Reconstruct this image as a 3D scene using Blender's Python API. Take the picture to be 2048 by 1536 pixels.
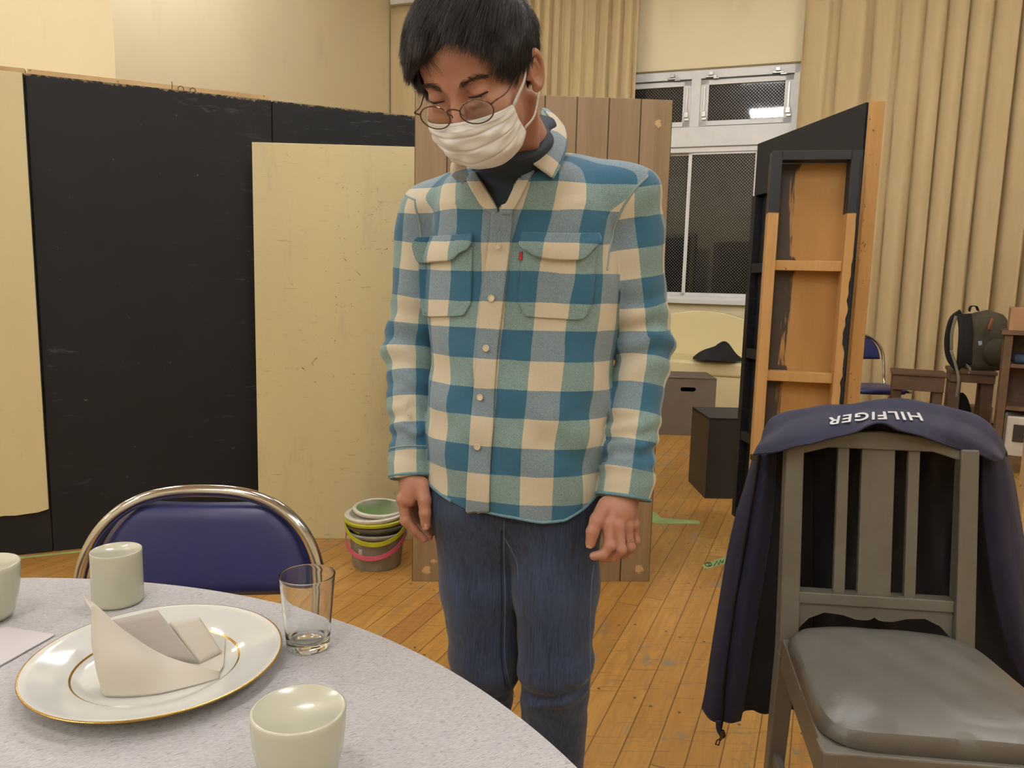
import bpy, bmesh, math, random
import numpy as np
from mathutils import Vector, Matrix
for o in list(bpy.data.objects): bpy.data.objects.remove(o)
SC = bpy.context.scene; COL = SC.collection
# ---------------------------------------------------------------- camera
F = 1540.0; PITCH = math.radians(7.9); ROLL = math.radians(1.36); CH = 1.17
_fw = np.array([0, math.cos(PITCH), -math.sin(PITCH)]); _rt = np.array([1., 0, 0]); _up = np.cross(_rt, _fw)
CR = math.cos(ROLL)*_rt + math.sin(ROLL)*_up
CU = -math.sin(ROLL)*_rt + math.cos(ROLL)*_up
CO = np.array([0, 0, CH])
cd = bpy.data.cameras.new('camera'); cam = bpy.data.objects.new('camera', cd); COL.objects.link(cam)
M4 = Matrix.Identity(4)
for i in range(3):
    M4[i][0] = CR[i]; M4[i][1] = CU[i]; M4[i][2] = -_fw[i]; M4[i][3] = CO[i]
cam.matrix_world = M4
cd.sensor_width = 36.0; cd.lens = F/2048*36.0; cd.clip_start = 0.02
SC.camera = cam
# ---------------------------------------------------------------- world, exposure
SC.view_settings.view_transform = 'Standard'; SC.view_settings.look = 'None'
SC.view_settings.exposure = 0.0; SC.view_settings.gamma = 1.0; SC.view_settings.use_curve_mapping = False
W = bpy.data.worlds.new('night'); SC.world = W; W.use_nodes = True
W.node_tree.nodes['Background'].inputs[0].default_value = (0.004, 0.006, 0.012, 1)
W.node_tree.nodes['Background'].inputs[1].default_value = 1.0
LAMP_STRENGTH = 122.0
LAMP_COLOR = (0.955, 0.97, 1.0)
CEIL = 4.55; LAMPZ = 4.05
WN = np.array([math.sin(math.radians(20)), math.cos(math.radians(20)), 0])    # outward normal of the window wall
WD = np.array([math.cos(math.radians(20)), -math.sin(math.radians(20)), 0])   # along the window wall, to the right
WP = np.array([2.05, 7.5, 0])

# ---------------------------------------------------------------- helpers
def ray(x, y): return _fw + CR*(x-1024)/F - CU*(y-768)/F
def atY(x, y, Y):
    d = ray(x, y); return CO + d*(Y/d[1])
def atZ(x, y, z):
    d = ray(x, y); return CO + d*((z-CH)/d[2])
def onwall(x, y, p=WP, n=WN):
    d = ray(x, y); return CO + d*(n @ (p-CO)/(n @ d))
def lin(c):
    if isinstance(c, str):
        c = [int(c[i:i+2], 16)/255 for i in (0, 2, 4)]
    return tuple(v/12.92 if v <= 0.04045 else ((v+0.055)/1.055)**2.4 for v in c[:3]) + (1,)

class NT:
    """small node graph builder"""
    def __init__(s, name):
        s.m = bpy.data.materials.new(name); s.m.use_nodes = True
        s.t = s.m.node_tree; s.b = s.t.nodes['Principled BSDF']
    def n(s, typ, **kw):
        nd = s.t.nodes.new(typ)
        for k, v in kw.items():
            setattr(nd, k, v)
        return nd
    def put(s, sock, v):
        if isinstance(v, bpy.types.NodeSocket): s.t.links.new(v, sock)
        elif isinstance(v, (int, float)) and sock.type in ('RGBA',): sock.default_value = (v, v, v, 1)
        elif isinstance(v, (tuple, list)) and sock.type == 'VECTOR': sock.default_value = tuple(v)[:3]
        else: sock.default_value = v
    def math(s, op, a, b=0.0, c=0.0):
        nd = s.n('ShaderNodeMath', operation=op)
        for i, v in enumerate((a, b, c)): s.put(nd.inputs[i], v)
        return nd.outputs[0]
    def vmath(s, op, a, b=(0, 0, 0)):
        nd = s.n('ShaderNodeVectorMath', operation=op); s.put(nd.inputs[0], a); s.put(nd.inputs[1], b)
        return nd.outputs[0]
    def noise(s, vec, scale=5, detail=3, rough=0.5, dist=0.0):
        nd = s.n('ShaderNodeTexNoise'); s.put(nd.inputs['Vector'], vec)
        nd.inputs['Scale'].default_value = scale; nd.inputs['Detail'].default_value = detail
        nd.inputs['Roughness'].default_value = rough; nd.inputs['Distortion'].default_value = dist
        return nd.outputs[0]
    def white(s, vec):
        nd = s.n('ShaderNodeTexWhiteNoise'); s.put(nd.inputs['Vector'], vec); return nd.outputs[0]
    def mix(s, f, a, b):
        nd = s.n('ShaderNodeMix', data_type='RGBA')
        s.put(nd.inputs[0], f); s.put(nd.inputs[6], a); s.put(nd.inputs[7], b); return nd.outputs[2]
    def step(s, v, lo, hi, a=0.0, b=1.0):
        nd = s.n('ShaderNodeMapRange'); nd.clamp = True
        s.put(nd.inputs[0], v); nd.inputs[1].default_value = lo; nd.inputs[2].default_value = hi
        nd.inputs[3].default_value = a; nd.inputs[4].default_value = b; return nd.outputs[0]
    def coord(s, which='Object'): return s.n('ShaderNodeTexCoord').outputs[which]
    def uv(s): return s.n('ShaderNodeUVMap').outputs[0]
    def sep(s, v):
        nd = s.n('ShaderNodeSeparateXYZ'); s.put(nd.inputs[0], v); return nd.outputs
    def comb(s, x=0.0, y=0.0, z=0.0):
        nd = s.n('ShaderNodeCombineXYZ')
        for i, v in enumerate((x, y, z)): s.put(nd.inputs[i], v)
        return nd.outputs[0]
    def scale(s, v, k):
        nd = s.n('ShaderNodeMapping'); s.put(nd.inputs[0], v); nd.inputs['Scale'].default_value = k; return nd.outputs[0]
    def bump(s, h, strength=0.3, dist=0.002):
        nd = s.n('ShaderNodeBump'); nd.inputs['Strength'].default_value = strength
        nd.inputs['Distance'].default_value = dist; s.put(nd.inputs['Height'], h)
        s.t.links.new(nd.outputs[0], s.b.inputs['Normal'])
    def out(s, color=None, rough=None, metal=None, **kw):
        if color is not None: s.put(s.b.inputs['Base Color'], color)
        if rough is not None: s.put(s.b.inputs['Roughness'], rough)
        if metal is not None: s.put(s.b.inputs['Metallic'], metal)
        for k, v in kw.items(): s.put(s.b.inputs[k.replace('_', ' ')], v)
        return s.m

def simple(name, col, rough=0.6, metal=0.0, var=0.12, scale=12, bump=0.0, bscale=60, bdist=0.001, stretch=(1, 1, 1), **kw):
    g = NT(name); c = g.scale(g.coord(), stretch)
    base = lin(col); dark = tuple(v*(1-var) for v in base[:3])+(1,); lite = tuple(min(1, v*(1+var)) for v in base[:3])+(1,)
    f = g.noise(c, scale, 4, 0.6)
    col_ = g.mix(g.step(f, 0.3, 0.7), dark, lite)
    if bump: g.bump(g.noise(c, bscale, 4, 0.6), bump, bdist)
    return g.out(col_, rough, metal, **kw)

def link_mesh(name, verts, faces, m=None, parent=None, smooth=False, uvs=None, loc=None):
    me = bpy.data.meshes.new(name)
    me.from_pydata([tuple(map(float, v)) for v in verts], [], [tuple(int(i) for i in f) for f in faces])
    if uvs is not None:
        ul = me.uv_layers.new(name='UVMap'); li = np.empty(len(me.loops), int); me.loops.foreach_get('vertex_index', li)
        ul.data.foreach_set('uv', np.asarray(uvs, float)[li].ravel())
    me.update()
    o = bpy.data.objects.new(name, me); COL.objects.link(o)
    if m: me.materials.append(m)
    if smooth:
        me.polygons.foreach_set('use_smooth', [True]*len(me.polygons))
    if parent:
        o.parent = parent; o.matrix_parent_inverse = Matrix.Identity(4)
        pl = Vector(parent_origin(parent)); o.location = (0, 0, 0)
        me.transform(Matrix.Translation(-pl))
    return o
def parent_origin(p):
    v = Vector(p.location)
    while p.parent: p = p.parent; v += Vector(p.location)
    return v
def tag(o, label=None, cat=None, group=None, kind=None):
    if label: o['label'] = label
    if cat: o['category'] = cat
    if group: o['group'] = group
    if kind: o['kind'] = kind
    return o
def thing(name, label, cat, loc=(0, 0, 0), group=None):
    o = bpy.data.objects.new(name, None); COL.objects.link(o); o.location = tuple(map(float, loc)); o.empty_display_size = 0.05
    return tag(o, label, cat, group)
def mods(o, bevel=0, seg=2, subsurf=0, solid=0, offset=-1, smooth=True, angle=40):
    if solid:
        md = o.modifiers.new('solid', 'SOLIDIFY'); md.thickness = solid; md.offset = offset
    if bevel:
        md = o.modifiers.new('bevel', 'BEVEL'); md.width = bevel; md.segments = seg; md.limit_method = 'ANGLE'; md.angle_limit = math.radians(35)
    if subsurf:
        md = o.modifiers.new('sub', 'SUBSURF'); md.levels = subsurf; md.render_levels = subsurf
    if smooth:
        o.data.polygons.foreach_set('use_smooth', [True]*len(o.data.polygons))
        if angle:
            try:
                e = o.data
                e.set_sharp_from_angle(angle=math.radians(angle))
            except Exception: pass
    return o

class MB:
    """collects shapes in world coordinates; build() links them as one mesh"""
    def __init__(s): s.v = []; s.f = []
    def add(s, vs, fs):
        b = len(s.v); s.v += [tuple(map(float, v)) for v in vs]; s.f += [tuple(b+i for i in f) for f in fs]; return s
    def box(s, c, d, ax=None):
        """centre c, full dimensions d, axes ax (3 unit vectors)"""
        ax = ax or (np.array([1., 0, 0]), np.array([0, 1., 0]), np.array([0, 0, 1.]))
        c = np.array(c, float); vs = []
        for k in (-1, 1):
            for j in (-1, 1):
                for i in (-1, 1):
                    vs.append(c + ax[0]*d[0]/2*i + ax[1]*d[1]/2*j + ax[2]*d[2]/2*k)
        return s.add(vs, [(0, 2, 3, 1), (4, 5, 7, 6), (0, 1, 5, 4), (2, 6, 7, 3), (0, 4, 6, 2), (1, 3, 7, 5)])
    def bar(s, a, b, w, d, up=(0, 0, 1), w2=None, d2=None):
        """rectangular bar from a to b, w along side, d along 'up'-ish"""
        a = np.array(a, float); b = np.array(b, float); t = (b-a)/np.linalg.norm(b-a)
        u = np.array(up, float); u = u - t*(u @ t)
        if np.linalg.norm(u) < 1e-6: u = np.array([0, 1., 0])
        u /= np.linalg.norm(u); r = np.cross(t, u); vs = []
        for p, W_, D_ in ((a, w, d), (b, w2 or w, d2 or d)):
            for i, j in ((-1, -1), (1, -1), (1, 1), (-1, 1)): vs.append(p + r*W_/2*i + u*D_/2*j)
        return s.add(vs, [(0, 1, 2, 3)[::-1], (4, 5, 6, 7), (0, 1, 5, 4), (1, 2, 6, 5), (2, 3, 7, 6), (3, 0, 4, 7)])
    def tube(s, pts, r, n=10, closed=False, cap=True):
        pts = [np.array(p, float) for p in pts]; N = len(pts); rs = r if hasattr(r, '__len__') else [r]*N
        tan = []
        for i in range(N):
            a = pts[(i-1) % N] if (closed or i > 0) else pts[i]; b = pts[(i+1) % N] if (closed or i < N-1) else pts[i]
            t = b-a; tan.append(t/(np.linalg.norm(t)+1e-12))
        u = np.cross(tan[0], [0.1, 0.2, 1.0]); u /= np.linalg.norm(u); vs = []
        for i in range(N):
            u = u - tan[i]*(u @ tan[i]); u /= (np.linalg.norm(u)+1e-12); w = np.cross(tan[i], u)
            for k in range(n):
                a = 2*math.pi*k/n; vs.append(pts[i] + (u*math.cos(a)+w*math.sin(a))*rs[i])
        fs = []
        for i in range(N if closed else N-1):
            for k in range(n):
                j = (i+1) % N; fs.append((i*n+k, i*n+(k+1) % n, j*n+(k+1) % n, j*n+k))
        if cap and not closed: fs += [tuple(range(n))[::-1], tuple((N-1)*n+k for k in range(n))]
        return s.add(vs, fs)
    def lathe(s, prof, c, n=64, ax=None):
        """closed or open profile [(r,z)] turned about z through c"""
        c = np.array(c, float); vs = []; fs = []
        for r, z in prof:
            for k in range(n):
                a = 2*math.pi*k/n; vs.append(c + [r*math.cos(a), r*math.sin(a), z])
        for i in range(len(prof)-1):
            for k in range(n): fs.append((i*n+k, i*n+(k+1) % n, (i+1)*n+(k+1) % n, (i+1)*n+k))
        if prof[0][0] > 1e-6: fs.append(tuple(range(n))[::-1])
        if prof[-1][0] > 1e-6: fs.append(tuple((len(prof)-1)*n+k for k in range(n)))
        return s.add(vs, fs)
    def prism(s, poly, n, depth):
        """polygon of 3-D points swept by depth along n"""
        poly = [np.array(p, float) for p in poly]; n = np.array(n, float)*depth; k = len(poly)
        vs = poly + [p+n for p in poly]
        fs = [tuple(range(k))[::-1], tuple(range(k, 2*k))] + [(i, (i+1) % k, k+(i+1) % k, k+i) for i in range(k)]
        return s.add(vs, fs)
    def build(s, name, m, parent=None, smooth=False, fix=True, **kw):
        o = link_mesh(name, s.v, s.f, m, parent)
        if fix:
            bm = bmesh.new(); bm.from_mesh(o.data); bmesh.ops.remove_doubles(bm, verts=bm.verts, dist=1e-6); bmesh.ops.recalc_face_normals(bm, faces=bm.faces); bm.to_mesh(o.data); bm.free()
        if kw or smooth: mods(o, smooth=True, **kw) if smooth else mods(o, smooth=False, **kw)
        return o
def struct(o, label=None):
    o['kind'] = 'structure'
    if label: o['label'] = label
    return o
def grid_mesh(name, P, m, parent=None, uv=None, smooth=True, closed_u=False, **kw):
    """P: array (rows, cols, 3)"""
    R, Cn = P.shape[:2]; vs = P.reshape(-1, 3); fs = []
    for i in range(R-1):
        for j in range(Cn if closed_u else Cn-1):
            j2 = (j+1) % Cn; fs.append((i*Cn+j, i*Cn+j2, (i+1)*Cn+j2, (i+1)*Cn+j))
    if uv is None:
        a, b = np.meshgrid(np.linspace(0, 1, Cn), np.linspace(0, 1, R)); uv = np.stack([a, b], -1)
    o = link_mesh(name, vs, fs, m, parent, smooth, uv.reshape(-1, 2))
    if kw: mods(o, **kw)
    return o
def catmull(pts, n):
    """n samples of a smooth curve through pts (list of vectors), by arc length"""
    P = np.array(pts, float); P2 = np.vstack([2*P[0]-P[1], P, 2*P[-1]-P[-2]]); out = []
    for i in range(1, len(P2)-2):
        p0, p1, p2, p3 = P2[i-1:i+3]
        for t in np.linspace(0, 1, 24, endpoint=False):
            out.append(0.5*((2*p1)+(-p0+p2)*t+(2*p0-5*p1+4*p2-p3)*t*t+(-p0+3*p1-3*p2+p3)*t**3))
    out.append(P[-1]); out = np.array(out)
    s = np.r_[0, np.cumsum(np.linalg.norm(np.diff(out, axis=0), axis=1))]; q = np.linspace(0, s[-1], n)
    return np.stack([np.interp(q, s, out[:, k]) for k in range(out.shape[1])], -1)
# ================================================================ the room
def axes_wall(): return (WD, WN, np.array([0, 0, 1.]))
# --- materials of the shell
def m_floor():
    g = NT('floor_boards'); c = g.coord(); s = g.sep(c)
    ca, sa = math.cos(math.radians(22)), math.sin(math.radians(22))
    across = g.math('SUBTRACT', g.math('MULTIPLY', s[0], ca), g.math('MULTIPLY', s[1], sa))
    along = g.math('ADD', g.math('MULTIPLY', s[0], sa), g.math('MULTIPLY', s[1], ca))
    w = 0.0787
    q = g.math('DIVIDE', g.math('ADD', across, 0.3175+w*60), w); row = g.math('FLOOR', q); fr = g.math('FRACT', q)
    rnd = g.white(g.comb(row, 3.0, 1.0))
    L = 2.1
    a2 = g.math('ADD', g.math('DIVIDE', along, L), g.math('MULTIPLY', rnd, 7.3)); seg = g.math('FLOOR', a2); fa = g.math('FRACT', a2)
    tone = g.white(g.comb(row, seg, 5.0))
    # wood grain
    gv = g.comb(g.math('MULTIPLY', across, 22.0), g.math('MULTIPLY', along, 2.2), g.math('MULTIPLY', tone, 30.0))
    grain = g.noise(gv, 1.6, 5, 0.6, 1.5)
    big = g.noise(c, 0.9, 3, 0.5)
    col = g.mix(g.step(tone, 0.0, 1.0), lin('b8873f'), lin('cf9f52'))
    col = g.mix(g.step(tone, 0.82, 0.88, 0, 0.55), col, lin('9c6838'))
    col = g.mix(g.step(grain, 0.35, 0.75, 0, 0.6), col, lin('8f6232'))
    col = g.mix(g.step(big, 0.45, 0.75, 0, 0.25), col, lin('8d6a3a'))
    # worn, greyish scuffs
    sc = g.noise(g.scale(c, (1, 1, 1)), 14, 5, 0.7, 0.6); sc2 = g.noise(c, 2.4, 2, 0.5)
    scm = g.math('MULTIPLY', g.step(sc, 0.56, 0.60), g.step(sc2, 0.48, 0.56))
    col = g.mix(g.math('MULTIPLY', scm, 0.7), col, lin('8a8577'))
    # fine scratches across the boards
    scr = g.noise(g.scale(g.vmath('ADD', c, (3, 1, 0)), (2, 40, 1)), 3, 4, 0.6, 0.8)
    col = g.mix(g.step(scr, 0.60, 0.64, 0, 0.45), col, lin('6d4a24'))
    # nails: two rows of dark dots
    n1 = g.math('FRACT', g.math('ADD', g.math('DIVIDE', along, 0.455), g.math('MULTIPLY', g.white(g.comb(row, 9.0, 2.0)), 0.12)))
    dx = g.math('MULTIPLY', g.math('SUBTRACT', fr, 0.32), w); dx2 = g.math('MULTIPLY', g.math('SUBTRACT', fr, 0.68), w)
    dy = g.math('MULTIPLY', g.math('SUBTRACT', n1, 0.5), 0.455)
    dot = lambda x: g.math('SQRT', g.math('ADD', g.math('MULTIPLY', x, x), g.math('MULTIPLY', dy, dy)))
    par = g.math('GREATER_THAN', g.white(g.comb(row, seg, 8.0)), 0.5)
    d = g.math('ADD', g.math('MULTIPLY', par, dot(dx)), g.math('MULTIPLY', g.math('SUBTRACT', 1.0, par), dot(dx2)))
    nail = g.step(d, 0.0035, 0.0060, 1, 0)
    col = g.mix(g.math('MULTIPLY', nail, 0.85), col, lin('3d3428'))
    # gaps
    e = g.math('MINIMUM', fr, g.math('SUBTRACT', 1.0, fr)); gap = g.step(e, 0.010, 0.030, 1, 0)
    e2 = g.math('MINIMUM', fa, g.math('SUBTRACT', 1.0, fa)); gap2 = g.step(e2, 0.0006, 0.0014, 1, 0)
    gp = g.math('MAXIMUM', gap, gap2)
    col = g.mix(g.math('MULTIPLY', gp, 0.75), col, lin('4b3015'))
    g.bump(g.math('ADD', g.math('MULTIPLY', gp, -1.0), g.math('MULTIPLY', grain, 0.15)), 0.35, 0.0015)
    rough = g.math('ADD', 0.30, g.math('MULTIPLY', g.noise(c, 9, 4, 0.6), 0.22))
    return g.out(col, rough)
M_FLOOR = m_floor()
def m_plaster(name, col):
    g = NT(name); c = g.coord()
    f = g.noise(c, 1.1, 4, 0.55); f2 = g.noise(g.scale(c, (1, 1, .5)), 4, 4, 0.6)
    base = g.mix(g.step(f, 0.4, 0.75, 0, 0.35), lin(col), lin('d3c19c'))
    base = g.mix(g.step(f2, 0.58, 0.75, 0, 0.22), base, lin('c7b38c'))
    g.bump(g.noise(c, 90, 3, 0.6), 0.12, 0.001)
    return g.out(base, 0.8)
M_WALL = m_plaster('cream_wall_paint', 'e6dab4')
M_CEIL = simple('ceiling_board', 'd9cdb4', 0.9, var=0.05)
M_ALU = simple('white_aluminium', 'dcdcda', 0.4, 0.0, var=0.04)
M_STEEL = simple('dull_steel', 'a5a098', 0.35, 0.9, var=0.1)
M_DARKGAP = simple('dark_gap', '1a1a1a', 0.7)

def wall_slab(name, a, b, z0, z1, th=0.12, out=None, m=None):
    """slab whose inner face runs a->b; thickness goes to 'out'"""
    a = np.array(a, float); b = np.array(b, float); t = (b-a)/np.linalg.norm(b-a)
    mb = MB(); mb.box((a+b)/2 + out*th/2 + np.array([0, 0, (z0+z1)/2]), (np.linalg.norm(b-a), th, z1-z0), (t, out, np.array([0, 0, 1.])))
    return mb
def wp(x, y): return onwall(x, y)
def wcoord(p): return float((p-WP) @ WD)
CORN_R = WP + WD*5.2; CORN_R[2] = 0
uL = wcoord(np.array([-1.352, 8.738, 0])); CORN_L = WP + WD*uL      # corner seen above the black flats
CB = CORN_L - WN*3.73                                                # front end of the short side wall
# window opening
u0 = wcoord(wp(1240, 150)); u1 = wcoord(wp(1607, 122)); zt = 3.17; zs = 1.0; zm0, zm1 = 2.455, 2.64
u1b = wcoord(wp(1522, 300))
# the opening: upper band full width (u0..u1), lower part too (hidden behind the flats)
mbw = MB()
for ua, ub, za, zb in ((uL, u0, 0, CEIL), (u1, 5.2, 0, CEIL), (u0, u1, 0, zs), (u0, u1, zt, CEIL)):
    mbw.box(WP + WD*(ua+ub)/2 + WN*0.1 + np.array([0, 0, (za+zb)/2]), (ub-ua, 0.2, zb-za), axes_wall())
struct(mbw.build('wall_back', M_WALL))
Z3 = np.array([0, 0, 1.])
mb = MB(); mb.box((CORN_L+CB)/2 - WD*0.06 + Z3*CEIL/2, (3.73, 0.12, CEIL), (WN, WD, Z3)); struct(mb.build('wall_left', M_WALL))
mb = MB(); mb.box(CB - WD*2.62 + WN*0.06 + Z3*CEIL/2, (5.0, 0.12, CEIL), (WD, WN, Z3)); struct(mb.build('wall_left_return', M_WALL))
FARL = CB - WD*3.2
mb = MB(); mb.box(FARL - WD*0.06 - WN*5 + Z3*CEIL/2, (10.2, 0.12, CEIL), (WN, WD, Z3)); struct(mb.build('wall_far_left', M_WALL))
mb = MB(); mb.box(CORN_R + WD*0.06 - WN*6.5 + Z3*CEIL/2, (13.2, 0.12, CEIL), (WN, WD, Z3)); struct(mb.build('wall_right', M_WALL))
mb = MB(); mb.box(WP - WN*13.0 + Z3*CEIL/2 - WD*0.5, (16, 0.12, CEIL), (WD, WN, Z3)); struct(mb.build('wall_front', M_WALL))
cen = WP - WN*6.5
mb = MB(); mb.box(cen - Z3*0.05, (18, 14, 0.1), (WD, WN, Z3)); struct(mb.build('floor', M_FLOOR))
mb = MB(); mb.box(cen + Z3*(CEIL+0.05), (18, 14, 0.1), (WD, WN, Z3)); struct(mb.build('ceiling', M_CEIL))
# thin plaster joints on the left walls
# --- window
def m_wired_glass():
    g = NT('wired_glass'); c = g.coord('Object'); s = g.sep(c)
    u = g.math('ADD', g.math('MULTIPLY', s[0], float(WD[0])), g.math('MULTIPLY', s[1], float(WD[1]))); z = s[2]
    k = 0.030
    a = g.math('PINGPONG', g.math('ADD', g.math('ADD', u, z), 50.0), k/2); b = g.math('PINGPONG', g.math('ADD', g.math('SUBTRACT', u, z), 50.0), k/2)
    wire = g.step(g.math('MINIMUM', a, b), 0.0010, 0.0022, 1, 0)
    col = g.mix(wire, lin('05070b'), lin('5c5a52'))
    m = g.out(col, g.math('ADD', 0.03, g.math('MULTIPLY', wire, 0.4)))
    g.b.inputs['Specular IOR Level'].default_value = 0.9
    g.put(g.b.inputs['Transmission Weight'], g.math('MULTIPLY', g.math('SUBTRACT', 1.0, wire), 0.55))
    return m
M_WGLASS = m_wired_glass()
def wbox(mb, ua, ub, za, zb, n0, n1):
    mb.box(WP + WD*(ua+ub)/2 + WN*(n0+n1)/2 + Z3*(za+zb)/2, (ub-ua, n1-n0, zb-za), axes_wall()); return mb
win = thing('window_1', 'tall white aluminium window with tilting upper sashes and sliding lower panes of wired glass, night outside', 'window', WP + Z3*zs); del win['category']; win['kind'] = 'structure'
mb = MB()
wbox(mb, u0, u1, zt-0.085, zt-0.0, 0.05, 0.19); wbox(mb, u0, u1, zm0, zm1, 0.03, 0.17)
wbox(mb, u0, u1, zs-0.03, zs+0.03, -0.02, 0.19)
wbox(mb, u1-0.07, u1, zm1, zt, 0.05, 0.19); wbox(mb, u0, u0+0.06, zm1, zt, 0.05, 0.19); wbox(mb, u0, u0+0.06, zs, zm0, 0.05, 0.19)
wbox(mb, u1b-0.035, u1b+0.035, zs, zm0, 0.04, 0.19); wbox(mb, u1b+0.035, u1, zs, zm0, 0.04, 0.19)
wbox(mb, u0, u1b, zm0-0.05, zm0-0.0, 0.06, 0.17)
mb.build('window_frame', M_ALU, win, bevel=0.004)
um = wcoord(wp(1389, 210))
mb = MB(); wbox(mb, um-0.045, um+0.045, zm1, zt-0.08, 0.045, 0.17); mb.build('mullion', M_ALU, win, bevel=0.004)
def sash(ua, ub):
    m_ = MB(); t = 0.075; za, zb = zm1+0.01, zt-0.10
    wbox(m_, ua, ub, za, za+t*.6, 0.06, 0.11); wbox(m_, ua, ub, zb-t*.6, zb, 0.06, 0.11)
    wbox(m_, ua, ua+t, za, zb, 0.06, 0.11); wbox(m_, ub-t, ub, za, zb, 0.06, 0.11)
    o = m_.build('sash', M_ALU, win, bevel=0.003)
    g_ = MB(); wbox(g_, ua+t*.8, ub-t*.8, za+0.03, zb-0.03, 0.082, 0.088); g_.build('pane', M_WGLASS, o)
    h = MB()
    for uu in (ua+t/2, ub-t/2):
        wbox(h, uu-0.008, uu+0.008, za+0.12, zb-0.06, 0.045, 0.062); wbox(h, uu-0.02, uu+0.02, za+0.08, za+0.13, 0.035, 0.062)
        wbox(h, uu-0.012, uu+0.030, za+0.05, za+0.075, 0.035, 0.062)
    h.build('stay', M_STEEL, o, bevel=0.002)
    return o
sash(u0+0.06, um-0.045); sash(um+0.045, u1-0.07)
for px_ in (1345, 1422, 1556):
    uu = wcoord(wp(px_, 150)); h = MB()
    wbox(h, uu-0.05, uu+0.05, zt-0.085, zt-0.068, 0.02, 0.06); wbox(h, uu-0.022, uu+0.018, zt-0.07, zt-0.035, 0.0, 0.055); wbox(h, uu+0.02, uu+0.075, zt-0.10, zt-0.085, 0.015, 0.035)
    h.build('latch', M_STEEL, win, bevel=0.003)
us = wcoord(wp(1372, 450))
for ua, ub, nn in ((u0+0.06, us+0.02, 0.13), (us-0.02, u1b-0.035, 0.09)):
    m_ = MB(); za, zb = zs+0.03, zm0-0.05; t = 0.03
    wbox(m_, ua, ub, za, za+t, nn-.012, nn+.012); wbox(m_, ua, ub, zb-t*.6, zb, nn-.012, nn+.012)
    wbox(m_, ua, ua+t*1.1, za, zb, nn-.012, nn+.012); wbox(m_, ub-t*.5, ub, za, zb, nn-.012, nn+.012)
    o = m_.build('sliding_sash', M_ALU, win, bevel=0.003)
    g_ = MB(); wbox(g_, ua+.01, ub-.01, za+.01, zb-.01, nn-.003, nn+.003); g_.build('pane', M_WGLASS, o)
mb = MB(); wbox(mb, u0-0.02, u1b+0.06, zs-0.045, zs-0.005, -0.07, 0.06); mb.build('window_sill', M_ALU, win, bevel=0.004)
# building across the dark yard with two lit windows
bd = thing('neighbouring_building', 'dark building across the yard, two dim lit windows seen through the upper glass', 'building', WP + WN*16 + WD*4)
M_NB = simple('night_concrete', '15171a', 0.9)
mb = MB(); mb.box(WP + WN*17 + WD*5.0 + Z3*4.5, (16, 1, 9), axes_wall()); mb.build('wall', M_NB, bd)
g = NT('dim_lit_window'); g.out(lin('2a2418'), 0.5); g.put(g.b.inputs['Emission Color'], lin('f3c878')); g.b.inputs['Emission Strength'].default_value = 0.5
q = onwall(1450, 178, WP+WN*16.5, WN); q2 = onwall(1467, 178, WP+WN*16.5, WN)
for p_ in (q, q2):
    mb = MB()
    mb.box(p_ - WN*0.02 + Z3*0.12, (0.16, 0.05, 0.12), axes_wall()); mb.build('window', g.m, bd); mb = MB(); mb.box(p_ - WN*0.02 - Z3*0.1, (0.16, 0.05, 0.12), axes_wall()); mb.build('window', g.m, bd)
# --- ceiling lamps
M_LHOUSE = simple('lamp_housing', 'e6e4dc', 0.5, var=0.03)
g = NT('lamp_tube'); g.out(lin('ffffff'), 0.5); g.put(g.b.inputs['Emission Color'], LAMP_COLOR+(1,)); g.b.inputs['Emission Strength'].default_value = LAMP_STRENGTH
M_TUBE = g.m
LA = np.array([0.83, 4.14, 0])
n_l = 0
for i in (-2, -1, 0, 1):
    for j in (0, 1, 2, 3):
        c_ = LA + WD*2.9*i - WN*2.4*j + Z3*LAMPZ
        if i == 1 and j == 0: pass
        rn = ('nearest the window wall', 'in the second row from the window', 'in the third row from the window', 'in the row furthest from it')[j]
        cn = {-2: 'far left', -1: 'left', 0: 'middle', 1: 'right'}[i]
        t = thing('ceiling_lamp', 'white two-tube ceiling lamp, %s column, %s' % (cn, rn), 'ceiling lamp', c_, 'ceiling lamps of the hall')
        h = MB(); h.box(c_-Z3*0.03, (0.68, 0.62, 0.06), axes_wall()); h.build('housing', M_LHOUSE, t, bevel=0.004)
        for k in (-1, 1):
            d = MB(); q_ = c_-Z3*0.095 + WN*0.16*k; d.tube([q_-WD*0.29, q_+WD*0.29], 0.02, 12); d.build('tube', M_TUBE, t, smooth=True)
            d = MB(); q_ = c_+WD*0.2*k; d.tube([q_, q_+Z3*(CEIL-LAMPZ)], 0.008, 8); d.build('hanging_rod', M_LHOUSE, t, smooth=True)
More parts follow.
